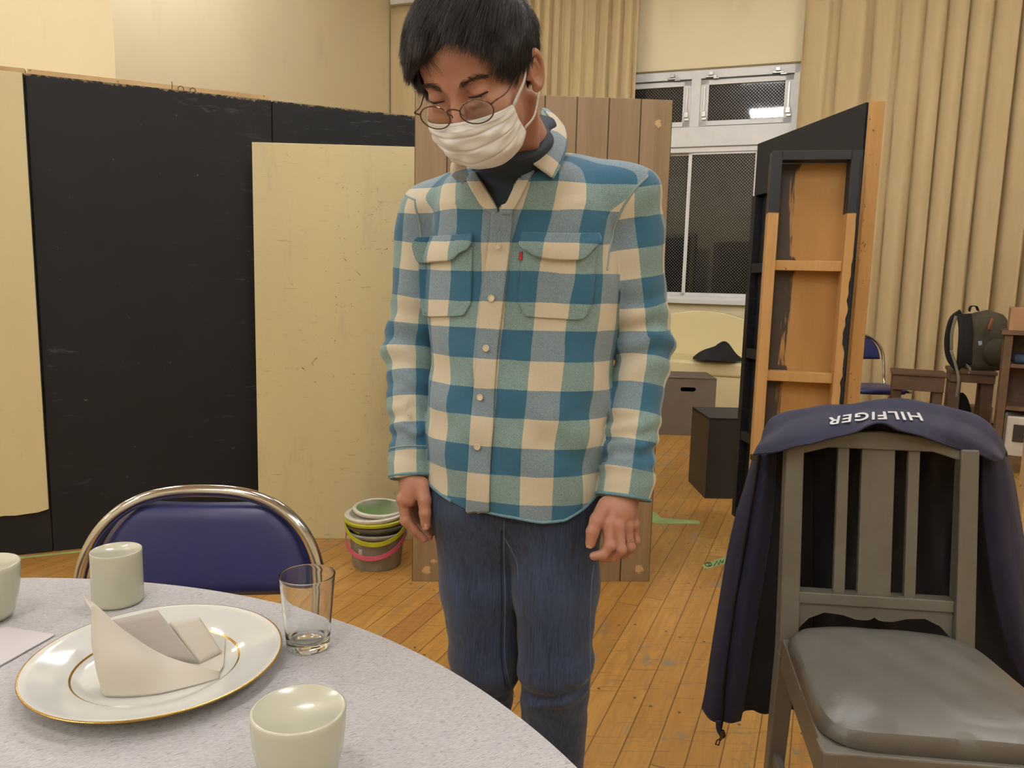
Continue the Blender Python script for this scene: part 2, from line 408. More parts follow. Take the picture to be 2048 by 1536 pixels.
# rail that reflects in the upper glass
# --- curtains
def m_curtain():
    g = NT('beige_curtain_cloth'); c = g.coord()
    f = g.noise(g.scale(c, (3, 3, .6)), 2, 4, 0.6); f2 = g.noise(c, 220, 2, 0.5)
    col = g.mix(g.step(f, 0.3, 0.7), lin('c0ab80'), lin('ccb88e'))
    col = g.mix(g.step(f2, 0.3, 0.7, 0, 0.12), col, lin('a08c66'))
    g.bump(g.noise(g.scale(c, (1, 1, .3)), 14, 3, 0.5), 0.25, 0.01)
    m = g.out(col, 0.85); g.b.inputs['Sheen Weight'].default_value = 0.15
    return m
M_CURT = m_curtain()
def curtain(name, a, b, z0, z1, pitch, amp, seed, label, off=0.16, flare=None):
    rnd = np.random.RandomState(seed); a = np.array(a, float); b = np.array(b, float); L = np.linalg.norm(b-a); t = (b-a)/L
    nrm = np.array([-t[1], t[0], 0]); nrm = nrm if nrm @ (CO-a) > 0 else -nrm
    nx = int(L/0.008); nz = 46; s = np.linspace(0, L, nx); ph = np.zeros(nx)
    # irregular pleats: integrate a varying frequency
    fr = np.interp(s, np.linspace(0, L, max(4, int(L/0.35))), rnd.uniform(0.65, 1.45, max(4, int(L/0.35))))
    ph = np.cumsum(fr)*(L/nx)/pitch*2*math.pi
    am = np.interp(s, np.linspace(0, L, max(4, int(L/0.22))), rnd.uniform(0.55, 1.25, max(4, int(L/0.22))))
    P = np.zeros((nz, nx, 3))
    zz = np.linspace(z1, z0, nz); ph2 = rnd.uniform(0, 6, 3)
    for i, z in enumerate(zz):
        h = (z1-z)/(z1-z0)
        w = 2*np.abs(np.sin(0.5*(ph + 0.5*np.sin(3*h+s*2.3+ph2[0]))))**0.7-1
        w2 = np.sin(ph*0.47 + 2.0*h + ph2[1])*0.45*h + np.sin(ph*2.1+1.7*math.sin(2*h))*0.12
        A = amp*am*(0.75+0.5*h)
        d = off + A*(w+w2)
        lat = 0.35*amp*am*np.cos(ph)*-1 + 0.03*h*np.sin(s*3+ph2[2])
        P[i] = a + np.outer(s+lat, t) + np.outer(d, nrm); P[i, :, 2] = z
    return tag(grid_mesh(name, P, M_CURT, None, solid=0.003), label, 'curtain')
ztop = 3.96
cA = WP + WD*wcoord(wp(1058, 100)); cB = WP + WD*wcoord(wp(1282, 100))
curtain('curtain', cA - WD*0.4, cB, 0.05, ztop, 0.115, 0.055, 3, 'bunched beige curtain hanging just left of the window, behind the man')
cC = WP + WD*wcoord(wp(1612, 100))
curtain('curtain', cC, CORN_R - WD*0.05, 0.02, ztop, 0.20, 0.075, 11, 'wide pleated beige curtain covering the wall right of the window')
curtain('curtain', WP + WD*(uL+0.02), WP + WD*(uL+0.95), 0.05, ztop, 0.30, 0.018, 5, 'flat pale beige curtain in the corner, seen left of the man\'s head', off=0.12)
tr = MB(); tr.box(WP + WD*(uL+5.2)/2 - WN*0.16 + Z3*4.0, (5.2-uL-0.1, 0.06, 0.06), axes_wall()); struct(tr.build('trim_1', M_ALU))
# ================================================================ stage flats and boards
def m_black(name='black_flat_paint', base='151618', chip='6f6552', edge=True):
    g = NT(name); c = g.coord()
    f = g.noise(c, 1.6, 4, 0.6); col = g.mix(g.step(f, 0.3, 0.7), lin(base), lin('1b1c20'))
    # scratches and chalky rubs
    s1 = g.noise(g.scale(c, (6, 6, 30)), 1.2, 5, 0.7, 1.0); s2 = g.noise(c, 1.5, 2, 0.5)
    col = g.mix(g.math('MULTIPLY', g.step(s1, 0.60, 0.68), g.step(s2, 0.48, 0.58, 0, 0.5)), col, lin('5a5a58'))
    d = g.noise(c, 28, 4, 0.7); col = g.mix(g.step(d, 0.70, 0.72, 0, 0.7), col, lin(chip))
    if edge:
        uv = g.sep(g.uv()); n = g.noise(c, 30, 5, 0.75)
        e = g.math('ADD', g.math('MULTIPLY', g.math('SUBTRACT', 1.0, uv[1]), 30.0), n)
        col = g.mix(g.step(e, 0.60, 0.52, 0, 0.85), col, lin('8c7a5c'))
    g.bump(g.noise(c, 40, 4, 0.6), 0.2, 0.001)
    g.b.inputs['Specular IOR Level'].default_value = 0.3
    return g.out(col, 0.6)
M_BLACK = m_black(); M_BLK2 = m_black('black_frame_paint', '1e1f22', edge=False)
def m_creamboard(name, a, b, dirty):
    g = NT(name); c = g.coord()
    f = g.noise(g.scale(c, (1, 1, .25)), 3.0, 4, 0.6)
    col = g.mix(g.step(f, 0.35, 0.7), lin(a), lin(b))
    d = g.noise(g.scale(c, (1, 1, .2)), 9, 5, 0.65); col = g.mix(g.step(d, 0.55, 0.8, 0, 0.5*dirty), col, lin('99937a'))
    s = g.noise(c, 30, 5, 0.75, 0.8); m_ = g.noise(c, 2.3, 2, 0.5)
    col = g.mix(g.math('MULTIPLY', g.step(s, 0.63, 0.66), g.step(m_, 0.44, 0.60, 0, 0.85*dirty)), col, lin('6d6344'))
    s3 = g.noise(g.scale(c, (8, 8, 60)), 1.1, 3, 0.6, 1.5); col = g.mix(g.step(s3, 0.67, 0.69, 0, 0.35*dirty), col, lin('7d7250'))
    g.bump(g.noise(c, 50, 3, 0.6), 0.15, 0.001)
    return g.out(col, 0.55)
M_CREAM = m_creamboard('cream_board_paint', 'cfc496', 'c9be94', 1.0)
M_CREAM2 = m_creamboard('pale_board_paint', 'd9cfa4', 'd2c89c', 0.25)
def m_pine(name, a='c79c62', b='b58a50', sc=1.0, ax=(1, 1, .08)):
    g = NT(name); c = g.scale(g.coord(), ax)
    n = g.noise(c, 26*sc, 5, 0.65, 0.6); n2 = g.noise(g.coord(), 3, 3, 0.5)
    col = g.mix(g.step(n, 0.3, 0.7), lin(a), lin(b)); col = g.mix(g.step(n2, 0.5, 0.8, 0, 0.35), col, lin('8a6839'))
    d = g.noise(g.coord(), 55, 3, 0.6); col = g.mix(g.step(d, 0.67, 0.69, 0, 0.8), col, lin('4a3116'))
    g.bump(n, 0.2, 0.001)
    return g.out(col, 0.6)
M_PINE = m_pine('pine_batten'); M_PLY = m_pine('ochre_plywood', 'b98c52', 'a97e45', 0.35)
M_LPINE = m_pine('light_pine', 'd4b585', 'c7a573')
M_DWOOD = m_pine('dark_wood', '5a4330', '4a3626', 0.8, (1, .2, 1))
def flat(name, a, b, h, th, m, label, cat='stage flat', face=None, lean=0.0, z0=0.0, uvs=True):
    """upright board from a to b (floor points); thickness away from the camera"""
    a = np.array([a[0], a[1], z0]); b = np.array([b[0], b[1], z0]); t = (b-a)/np.linalg.norm(b-a); n = np.array([-t[1], t[0], 0.])
    if n @ (a-CO) < 0: n = -n
    up = Z3*math.cos(lean) + n*math.sin(lean); nn = n*math.cos(lean) - Z3*math.sin(lean)
    L = np.linalg.norm(b-a); vs = []; uv = []
    for k in (0, 1):
        for j in (0, 1):
            for i in (0, 1):
                vs.append(a + t*L*i + nn*th*j + up*h*k); uv.append((i, k))
    fs = [(0, 1, 5, 4), (3, 2, 6, 7), (2, 0, 4, 6), (1, 3, 7, 5), (4, 5, 7, 6), (2, 3, 1, 0)]
    o = link_mesh(name, vs, fs, m, None, uvs=np.array(uv, float))
    mods(o, bevel=0.002, smooth=False)
    return o, (a, t, n, up, nn, L)
# black flats at the left, in one line rising to the right in depth
ya = math.radians(24); BT = np.array([math.cos(ya), math.sin(ya), 0]); BN = np.array([-math.sin(ya), math.cos(ya), 0])
K0 = atZ(108, 1103, 0)                              # lower corner beside the pale sheet
S1 = K0 + BT*0.9; 
fl1, g1 = flat('stage_flat', K0, S1, 1.895, 0.04, M_BLACK, '')
tag(fl1, 'scratched black flat between pale sheet and cream board, metal hooks on its top edge', 'stage flat', 'black flats in a line')
fl2, g2 = flat('stage_flat', S1 + BT*0.004, S1 + BT*0.96, 1.895, 0.04, M_BLACK, '')
tag(fl2, 'black flat furthest right in the left-hand line, behind the cream board and the brown panel', 'stage flat', 'black flats in a line')
fl0, g0 = flat('stage_flat', K0 - BT*0.92, K0 - BT*0.004, 1.895, 0.04, M_BLACK, '')
tag(fl0, 'leftmost black flat, carrying the pale cream sheet on its face', 'stage flat', 'black flats in a line')
bp = MB()
for gg in (g0, g1, g2):
    a_, t_, n_, up_, nn_, L_ = gg
for o_, gg in ((fl0, g0), (fl1, g1), (fl2, g2)):
    a_, t_, n_, up_, nn_, L_ = gg; m_ = MB()
    m_.box(a_ + t_*L_/2 + n_*0.062 + Z3*1.895/2 , (L_-0.01, 0.044, 0.06), (t_, n_, Z3)); m_.box(a_ + t_*L_/2 + n_*0.062 + Z3*(1.895 if o_ is not fl2 else 1.872), (L_-0.005, 0.044, 0.050), (t_, n_, Z3))
    m_.box(a_ + t_*0.03 + n_*0.062 + Z3*0.95, (0.05, 0.044, 1.88), (t_, n_, Z3)); m_.box(a_ + t_*(L_-0.03) + n_*0.062 + Z3*0.95, (0.05, 0.044, 1.88), (t_, n_, Z3))
    oo = m_.build('back_frame', M_LPINE, o_)
# hooks on top of the first flat
M_WIRE = simple('bent_wire', '4b463d', 0.5, 0.7)
for px_, hh, cl in ((344, 0.035, 0), (362, 0.022, 1), (386, 0.02, 1)):
    p_ = onwall(px_, 186, K0, BN) ; p_[2] = 1.892; m_ = MB(); p_ = p_ + BN*0.01
    if cl: m_.tube([p_ - BT*0.011, p_ - BT*0.010 + Z3*hh*.7, p_ + Z3*hh, p_ + BT*0.010 + Z3*hh*.7, p_ + BT*0.011 + Z3*0.004], 0.0018, 6)
    else: m_.tube([p_, p_ + Z3*hh*.6 + BT*.002, p_ + Z3*hh], 0.0018, 6)
    m_.build('hook', M_WIRE, fl1, smooth=True)
# pale sheet on the leftmost flat
t_ = BT; a_ = K0 - BT*0.008 - BN*0.012; a2 = a_ - BT*0.9
rnd = np.random.RandomState(2); edge = []
zb = onwall(100, 1022, K0, BN)[2]; zb0 = onwall(0, 1033, K0, BN)[2]
lower = [(a2 + BT*0.9*s, zb0 + (zb-zb0)*s + 0.004*rnd.randn()) for s in np.linspace(0, 1, 24)]
lower[-1] = (lower[-1][0], zb+0.012); upper = 1.893
poly = [p + Z3*z for p, z in lower] + [a_ + Z3*upper, a2 + Z3*upper]
m_ = MB(); m_.prism(poly, BN, 0.011); o = m_.build('board_sheet', M_CREAM2, None, bevel=0.0015)
tag(o, 'pale cream thin sheet fixed on the leftmost black flat, ragged lower edge', 'board')
# cream board leaning on the black flats
C0 = K0 + BT*0.80 - BN*0.115; C1 = C0 + np.array([math.cos(math.radians(2)), math.sin(math.radians(2)), 0])
h_c = 1.70
o, gc = flat('painted_board', C0, C0 + (C1-C0)/np.linalg.norm(C1-C0)*0.9, h_c, 0.022, M_CREAM, '', lean=0.012)
tag(o, 'chipped cream-yellow board leaning on the black flats, behind the blue chair', 'board')
# ochre rail line behind the top of the left flats: the pine top rails are parts above
# brown grooved panel behind the man
def m_panel():
    g = NT('brown_grooved_panel'); uv = g.sep(g.uv()); c = g.coord()
    nb = 8.0
    q = g.math('MULTIPLY', uv[0], nb); k = g.math('FLOOR', q); fr = g.math('FRACT', q)
    t = g.white(g.comb(k, 2.0, 7.0)); n = g.noise(g.scale(c, (1, 1, .05)), 34, 5, 0.65, 0.5); n2 = g.noise(g.scale(c, (1, 1, .12)), 7, 4, 0.6, 2.0)
    col = g.mix(t, lin('9c8567'), lin('8c7558')); col = g.mix(g.step(n, 0.3, 0.75, 0, 0.6), col, lin('77603f'))
    col = g.mix(g.step(n2, 0.5, 0.75, 0, 0.5), col, lin('6f5839'))
    e = g.math('MINIMUM', fr, g.math('SUBTRACT', 1.0, fr)); gr = g.step(e, 0.012, 0.026, 1, 0)
    col = g.mix(gr, col, lin('3a2a1a'))
    # paint worn off near the top and bottom corners
    def spot(u, v, r):
        du = g.math('MULTIPLY', g.math('SUBTRACT', uv[0], u), 0.91); dv = g.math('MULTIPLY', g.math('SUBTRACT', uv[1], v), 1.81)
        d = g.math('SQRT', g.math('ADD', g.math('MULTIPLY', du, du), g.math('MULTIPLY', dv, dv)))
        return g.step(g.math('ADD', d, g.math('MULTIPLY', g.noise(c, 70, 4, 0.7), 0.045)), r, r+0.004, 1, 0)
    for u, v, r in ((0.945, 0.955, 0.032), (0.955, 0.028, 0.036), (0.06, 0.025, 0.034), (0.09, 0.045, 0.028)):
        col = g.mix(g.math('MULTIPLY', spot(u, v, r), 0.8), col, lin('cfb182'))
    g.bump(g.math('ADD', g.math('MULTIPLY', gr, -1.0), g.math('MULTIPLY', n, .1)), 0.6, 0.003)
    return g.out(col, 0.5)
M_PANEL = m_panel()
P0 = atZ(824, 1163, 0); P1 = atZ(1306, 1163, 0)
P1 = P0 + (P1-P0)/np.linalg.norm(P1-P0)*0.925
o, gp_ = flat('wood_panel', P0, P1, 1.815, 0.035, M_PANEL, '')
tag(o, 'tall brown vertically grooved wooden panel standing right behind the man', 'panel')
# --- right-hand flats
A0 = np.array([1.285, 2.86, 0]); A1 = np.array([1.168, 3.80, 0]); HA = 1.822
ta = (A1-A0)/np.linalg.norm(A1-A0); na = np.array([-ta[1], ta[0], 0])   # towards camera-left
if na[0] > 0: na = -na
LA_ = np.linalg.norm(A1-A0)
A = thing('stage_flat', 'black framed flat standing edge-on beside the window, bare pine front edge', 'stage flat', A0)
m_ = MB(); m_.box((A0+A1)/2 - na*0.006 + Z3*HA/2, (LA_, 0.012, HA), (ta, na, Z3)); m_.build('panel', M_BLK2, A)
m_ = MB(); m_.box((A0+A1)/2 + na*0.018 + Z3*(HA-0.12), (LA_-0.05, 0.036, 0.24), (ta, na, Z3)); m_.build('top_rail', M_BLK2, A, bevel=0.002)
m_ = MB(); m_.box(A0 + ta*0.008 + na*0.004 + Z3*HA/2, (0.024, 0.050, HA), (ta, na, Z3)); ofr = m_.build('front_batten', M_PINE, A, bevel=0.002)
m_ = MB(); m_.box(A1 - ta*0.02 + na*0.018 + Z3*(HA-0.24)/2, (0.04, 0.036, HA-0.24), (ta, na, Z3)); m_.build('stile', M_BLK2, A, bevel=0.002)
m_ = MB(); m_.box(A0 + ta*0.36 + na*0.018 + Z3*(HA-0.24)/2, (0.04, 0.036, HA-0.24), (ta, na, Z3)); m_.build('stile', M_BLK2, A, bevel=0.002)
for z in (1.24, 0.83, 0.42, 0.03):
    m_ = MB(); m_.box((A0+A1)/2 + na*0.018 + Z3*z, (LA_-0.08, 0.030, 0.045), (ta, na, Z3)); m_.build('rung', M_BLK2, A, bevel=0.002)
# narrow box-backed flat in front of it
B1 = np.array([1.200, 2.80, 0]); B0 = np.array([0.908, 2.86, 0]); HB = 1.63
tb = (B1-B0)/np.linalg.norm(B1-B0); nb_ = np.array([tb[1], -tb[0], 0])      # towards the camera
LB = np.linalg.norm(B1-B0); DB = 0.075
def m_brush():
    g = NT('ochre_ply_black_brush'); uv = g.sep(g.uv()); c = g.coord()
    n = g.noise(g.scale(c, (1, 1, .15)), 12, 4, 0.6); col = g.mix(g.step(n, 0.3, 0.7), lin('bb8e54'), lin('a97e46'))
    n2 = g.noise(c, 2.5, 3, 0.5); col = g.mix(g.step(n2, 0.5, 0.75, 0, 0.3), col, lin('93632b'))
    bb = g.noise(g.scale(c, (40, 40, 3)), 1, 5, 0.7, 0.3)
    low = g.step(uv[1], 0.0, 0.10, 0.14, 0.0); top = g.step(uv[1], 0.9, 1.0, 0.0, 0.08)
    w_ = g.math('ADD', g.math('ADD', 0.10, low), top)
    e = g.math('SUBTRACT', uv[0], g.math('ADD', w_, g.math('MULTIPLY', bb, 0.42)))
    col = g.mix(g.step(e, -0.01, 0.02, 0.93, 0), col, lin('2b2a2b'))
    g.bump(n, 0.15, 0.001); return g.out(col, 0.6)
M_BRUSH = m_brush()
def m_stile():
    g = NT('pine_with_black_corners'); c = g.coord(); s = g.sep(c)
    n = g.noise(g.scale(c, (1, 1, .08)), 30, 5, 0.65, 0.5); col = g.mix(g.step(n, 0.3, 0.7), lin('c69a60'), lin('b48a52'))
    d = g.noise(c, 60, 3, 0.6); col = g.mix(g.step(d, 0.72, 0.74, 0, 0.85), col, lin('3f2a14'))
    # painted black for the top 0.24 m only, and along the outer right edge
    z = g.math('ADD', s[2], g.math('MULTIPLY', g.noise(c, 60, 2, 0.5), 0.004))
    col = g.mix(g.step(z, HB-0.213, HB-0.209, 0, 1), col, lin('1d1f26'))
    g.bump(n, 0.2, 0.001); return g.out(col, 0.6)
M_STILE = m_stile()
def m_rail():
    g = NT('pine_rail_black_ends'); c = g.coord(); uv = g.sep(g.vmath('SUBTRACT', c, tuple(B0)))
    u = g.math('ADD', g.math('MULTIPLY', uv[0], float(tb[0])), g.math('MULTIPLY', uv[1], float(tb[1])))
    n = g.noise(g.scale(c, (.2, .2, 1)), 30, 4, 0.6); col = g.mix(n, lin('cb9f66'), lin('b68c55'))
    e = g.math('ABSOLUTE', g.math('SUBTRACT', u, LB/2)); col = g.mix(g.step(e, 0.072, 0.074), col, lin('1d1f26'))
    return g.out(col, 0.6)
M_RAIL = m_rail()
B = thing('stage_flat', 'narrow flat showing its ochre plywood back, pine frame and black brush marks', 'stage flat', B0)
bays = [HB-0.035, 1.235, 0.835, 0.43, 0.03]
mid = (B0+B1)/2
pl_ = []
for k in range(4):
    z1_, z0_ = bays[k], bays[k+1]
    vs = [B0 + nb_*0.0 + Z3*z0_, B1 + Z3*z0_, B1 + Z3*z1_, B0 + Z3*z1_]
    pl_.append(vs)
vs = sum(pl_, []); fs = [(4*k, 4*k+1, 4*k+2, 4*k+3) for k in range(4)]; uvs = [(0, 0), (1, 0), (1, 1), (0, 1)]*4
o = link_mesh('panel', vs, fs, M_BRUSH, B, uvs=np.array(uvs, float)); mods(o, solid=0.008, offset=1 if False else -1, smooth=False)
sw = 0.036
for c_, nm in ((B0 + tb*sw/2, 'stile'), (B1 - tb*sw/2, 'stile')):
    m_ = MB(); m_.box(c_ + nb_*DB/2 + Z3*HB/2, (sw, DB, HB), (tb, nb_, Z3)); m_.build(nm, M_STILE, B, bevel=0.002)
m_ = MB(); m_.box(mid + nb_*DB/2 + Z3*(HB-0.016), (LB-2*sw, DB, 0.032), (tb, nb_, Z3)); m_.build('top_rail', M_RAIL, B, bevel=0.002)
for z in bays[1:]:
    m_ = MB(); m_.box(mid + nb_*(DB/2-.008) + Z3*z, (LB-2*sw, DB-0.02, 0.036), (tb, nb_, Z3)); m_.build('rung', M_PINE, B, bevel=0.002)
# black drips between the two flats
rnd = np.random.RandomState(5); m_ = MB(); zz = np.linspace(0.1, HB-.02, 120); wv = 0.004 + 0.010*np.abs(rnd.randn(120))*np.interp(zz, [0, .9, 1.15, 1.3, 1.63], [.5, .8, .9, .25, .3])
wv = np.convolve(wv, [.25, .5, .25], 'same')
pl = [B1 - tb*w + nb_*(DB+0.0008) + Z3*z for z, w in zip(zz, wv)] + [B1 + nb_*(DB+0.0008) + tb*.001 + Z3*z for z in zz[::-1]]
m_.prism(pl, -nb_, 0.0012); m_.build('black_paint_seam', M_BLK2, B)
# --- boxes
def wood_box(c, w, d, h, yaw, m, label, slots):
    """hollow-looking stage box with hand slots cut through the sides"""
    c = np.array(c, float); a = math.radians(yaw); t = np.array([math.cos(a), math.sin(a), 0]); n = np.array([-math.sin(a), math.cos(a), 0])
    th = 0.015; T = thing('stage_box', label, 'box', c)
    def side(o_, dir_, nor_, L_, nm):
        # slab with a stadium slot: built as ring of polygons
        sw_, sh_ = 0.058, 0.017; zc = h*0.80; N = 10; hole = []
        for i in range(N+1): an = -math.pi/2 + math.pi*i/N; hole.append((sw_ - sh_ + sh_*math.cos(an), zc + sh_*math.sin(an)))
        for i in range(N+1): an = math.pi/2 + math.pi*i/N; hole.append((-(sw_-sh_) + sh_*math.cos(an), zc + sh_*math.sin(an)))
        outer = [(-L_/2, 0), (L_/2, 0), (L_/2, h), (-L_/2, h)]
        bm = bmesh.new(); bv = lambda u, z, k: bm.verts.new(tuple(o_ + dir_*u + Z3*z - nor_*th*k))
        for k in (0, 1):
            ov = [bv(u, z, k) for u, z in outer]; hv = [bv(u, z, k) for u, z in hole]
            es = [bm.edges.new((ov[i], ov[(i+1) % 4])) for i in range(4)] + [bm.edges.new((hv[i], hv[(i+1) % len(hv)])) for i in range(len(hv))]
            bmesh.ops.triangle_fill(bm, use_beauty=True, use_dissolve=False, edges=es)
            if k == 0: O0, H0 = ov, hv
            else: O1, H1 = ov, hv
        for i in range(4): bm.faces.new((O0[i], O0[(i+1) % 4], O1[(i+1) % 4], O1[i]))
        for i in range(len(H0)): bm.faces.new((H0[i], H0[(i+1) % len(H0)], H1[(i+1) % len(H0)], H1[i]))
        bmesh.ops.recalc_face_normals(bm, faces=bm.faces)
        me = bpy.data.meshes.new(nm); bmesh.ops.translate(bm, verts=bm.verts, vec=-Vector(c)); bm.to_mesh(me); bm.free()
        me.materials.append(m); ob = bpy.data.objects.new(nm, me); COL.objects.link(ob); ob.parent = T; return ob
    side(c - n*d/2, t, -n, w, 'front_panel'); side(c + n*d/2, t, n, w, 'back_panel')
    side(c - t*w/2, n, -t, d-2*th, 'side_panel') if slots > 1 else T; side(c + t*w/2, n, t, d-2*th, 'side_panel') if slots > 1 else T
    if slots == 1:
        for s_ in (-1, 1): b = MB(); b.box(c + t*s_*(w/2-th/2) + Z3*h/2, (th, d-2*th, h), (t, n, Z3)); b.build('side_panel', m, T)
    b = MB(); b.box(c + Z3*(h-th/2+0.001), (w, d, th), (t, n, Z3)); b.build('top_panel', m, T, bevel=0.002)
    return T
M_GBOX = simple('brown_grey_box_paint', '6a6055', 0.7, var=0.08, bump=0.1)
M_BBOX = simple('black_box_paint', '232323', 0.5, var=0.15, bump=0.1)
q = atZ(1374, 871, 0); wood_box(q + np.array([0, 0.20, 0]), 0.42, 0.40, 0.445, -3, M_GBOX, 'grey-brown box with a hand slot, in front of the cream sofa', 1)
q = atZ(1408, 997, 0); wood_box(q + np.array([0.235, 0.19, 0]), 0.47, 0.36, 0.445, 1.5, M_BBOX, 'low black box on the floor, partly hidden by the framed flats', 1)
# --- paint bucket stack
M_GREYPL = simple('paint_smeared_grey_plastic', '8e887c', 0.5, var=0.18, scale=20)
M_WHPL = simple('white_plastic', 'cfcabb', 0.4, var=0.1, scale=25); M_YPL = simple('yellow_green_plastic', 'b3b32a', 0.4, var=0.08)
M_PKPL = simple('pink_plastic', 'c85a78', 0.4, var=0.08); M_DKPL = simple('dark_smeared_rim', '57544a', 0.5, var=0.3, scale=30)
g = NT('green_paint_smears'); c = g.coord(); n = g.noise(c, 26, 4, 0.7)
col = g.mix(g.step(n, 0.36, 0.40), lin('b9b6a2'), lin('58b516')); col = g.mix(g.step(g.noise(c, 60, 3, .6), 0.6, 0.66), col, lin('2d4b1c')); M_GREENIN = g.out(col, 0.35)
bc = atZ(745, 1145, 0); bc = np.array([bc[0], bc[1]+0.10, 0])
def bowl(c, r0, r1, h, lip, m, name, label, z, mi=None, tilt=(0, 0), cat='bucket'):
    T = thing(name, label, cat, (c[0], c[1], z), 'nested paint buckets')
    prof = [(0, 0.003), (r0*.97, 0), (r0, 0.004), (r1, h-0.004), (r1+lip, h-0.012), (r1+lip+0.003, h-0.002), (r1+lip*.6, h+0.003), (r1-0.002, h)]
    b = MB(); b.lathe(prof, (c[0], c[1], z), 72); o = b.build('bucket_body', m, T, smooth=True, fix=True)
    prof2 = [(r1-0.002, h), (r1-0.006, h-0.01), (r0-0.004, 0.012), (0, 0.010)]
    b = MB(); b.lathe(prof2, (c[0], c[1], z), 72); o2 = b.build('bucket_inside', mi or m, T, smooth=True)
    T.rotation_euler = (tilt[0], tilt[1], 0)
    return T
def handle(T, c, z, r, drop, fwd, m, wd, yaw=0.0, name='handle'):
    """flat plastic bail hanging in front: half ellipse from one lug to the other"""
    pts = []
    for i in range(33):
        a = math.pi*i/32; x = -r*math.cos(a); y = -fwd*math.sin(a)**0.9; zz = z - drop*math.sin(a)
        pts.append((c[0] + x*math.cos(yaw) - y*math.sin(yaw), c[1] + x*math.sin(yaw) + y*math.cos(yaw), zz))
    vs = []; fs = []
    for i, p in enumerate(pts):
        p = np.array(p); a_ = np.array(pts[max(0, i-1)]); b_ = np.array(pts[min(32, i+1)]); t = b_-a_; t /= np.linalg.norm(t)
        rad = p - np.array([c[0], c[1], p[2]]); rad -= t*(rad @ t); rad /= np.linalg.norm(rad)+1e-9; up = np.cross(t, rad)
        for s, q_ in ((-1, -1), (1, -1), (1, 1), (-1, 1)): vs.append(p + up*wd/2*s + rad*0.0018*q_)
    for i in range(32):
        for k in range(4): fs.append((4*i+k, 4*i+(k+1) % 4, 4*i+4+(k+1) % 4, 4*i+4+k))
    fs += [(0, 1, 2, 3), (128, 129, 130, 131)]
    b = MB(); b.add(vs, fs); o = b.build(name, m, T, bevel=0.001)
b1 = bowl(bc, 0.097, 0.112, 0.150, 0.010, M_GREYPL, 'bucket', 'grey paint-smeared bucket with a pink handle, lowest of the stack by the cream board', 0.0)
handle(b1, bc, 0.140, 0.122, 0.075, 0.125, M_PKPL, 0.018, -0.10)
lb = MB(); an = math.radians(-115); 
for s in (0,):
    for i in range(2):
        pass
vs = []; 
for z in (0.066, 0.098):
    for an in (-122, -113): vs.append((bc[0]+0.1065*math.cos(math.radians(an)), bc[1]+0.1065*math.sin(math.radians(an)), z))
lb.add(vs, [(0, 1, 3, 2)]); lb.build('sticker', simple('faded_sticker', 'c9c3b0', 0.6), b1)
b2 = bowl(bc, 0.085, 0.110, 0.10, 0.012, M_DKPL, 'bucket', 'bucket with a dark smeared rim, second in the stack', 0.080, tilt=(0, 0))
b3 = bowl(bc, 0.090, 0.112, 0.10, 0.013, M_YPL, 'bucket', 'bucket with a yellow-green rim and handle, third in the stack', 0.102, tilt=(0.02, -0.03))
handle(b3, bc, 0.196, 0.124, 0.07, 0.130, M_YPL, 0.018, 0.12)
b4 = bowl(bc, 0.085, 0.107, 0.09, 0.014, M_WHPL, 'bucket', 'white plastic bucket, fourth in the stack, under the one with green paint', 0.130, tilt=(0.03, -0.05))
b5 = bowl((bc[0]+0.006, bc[1]+.004), 0.075, 0.092, 0.085, 0.010, M_WHPL, 'bucket', 'small white bucket smeared with green paint inside, on top of the stack', 0.153, mi=M_GREENIN, tilt=(0.05, 0.03))
# --- floor tapes
M_TAPE = simple('pale_green_tape', '9cb878', 0.7, var=0.1)
def floor_patch(pts, label, m=M_TAPE, name='floor_tape'):
    P_ = [atZ(x, y, 0.0) for x, y in pts]; b = MB(); b.prism([p + Z3*0.0002 for p in P_], Z3, 0.0006); return tag(b.build(name, m), label, 'tape')
floor_patch([(1300, 1022), (1312, 1026), (1322, 1036), (1398, 1042), (1400, 1048), (1318, 1048), (1300, 1044)], 'pale green tape mark on the floor right of the brown panel')
tp = floor_patch([(1404, 1130), (1416, 1126), (1447, 1114), (1470, 1108), (1470, 1124), (1445, 1129), (1420, 1136), (1408, 1137)], 'green tape with a black handwritten mark, beside the hanging jacket')
b = MB(); M_INK = simple('black_marker', '20251f', 0.6)
def ink(pts, w=0.0016):
    b.tube([atZ(x, y, 0.0014) for x, y in pts], w, 6)
cir = [(1417+6.5*math.cos(a), 1129+4.0*math.sin(a)) for a in np.linspace(0.3, 6.4, 14)]; ink(cir)
ink([(1414, 1127), (1419, 1126), (1417, 1129), (1421, 1131), (1415, 1132)], .0012)
ink([(1428, 1131), (1434, 1122), (1437, 1130), (1441, 1120), (1444, 1127), (1448, 1119), (1446, 1125)], .0013)
b.build('handwriting', M_INK, tp)
# tape line along the foot of the black flats
a_ = K0 - BN*0.035 - BT*1.0; b = MB(); b.box((a_ + K0 - BN*.035 + BT*0.35)/2 + Z3*0.0006, (1.35, 0.02, 0.0008), (BT, BN, Z3)); tag(b.build('floor_tape', M_TAPE), 'thin green tape line along the foot of the black flats', 'tape')
# ================================================================ background furniture
g = NT('cream_vinyl'); c = g.coord(); g.bump(g.noise(c, 200, 2, 0.5), 0.08, 0.0005)
M_CVIN = g.out(g.mix(g.noise(c, 3, 2, 0.5), lin('e3d6a6'), lin('dccf9e')), 0.38)
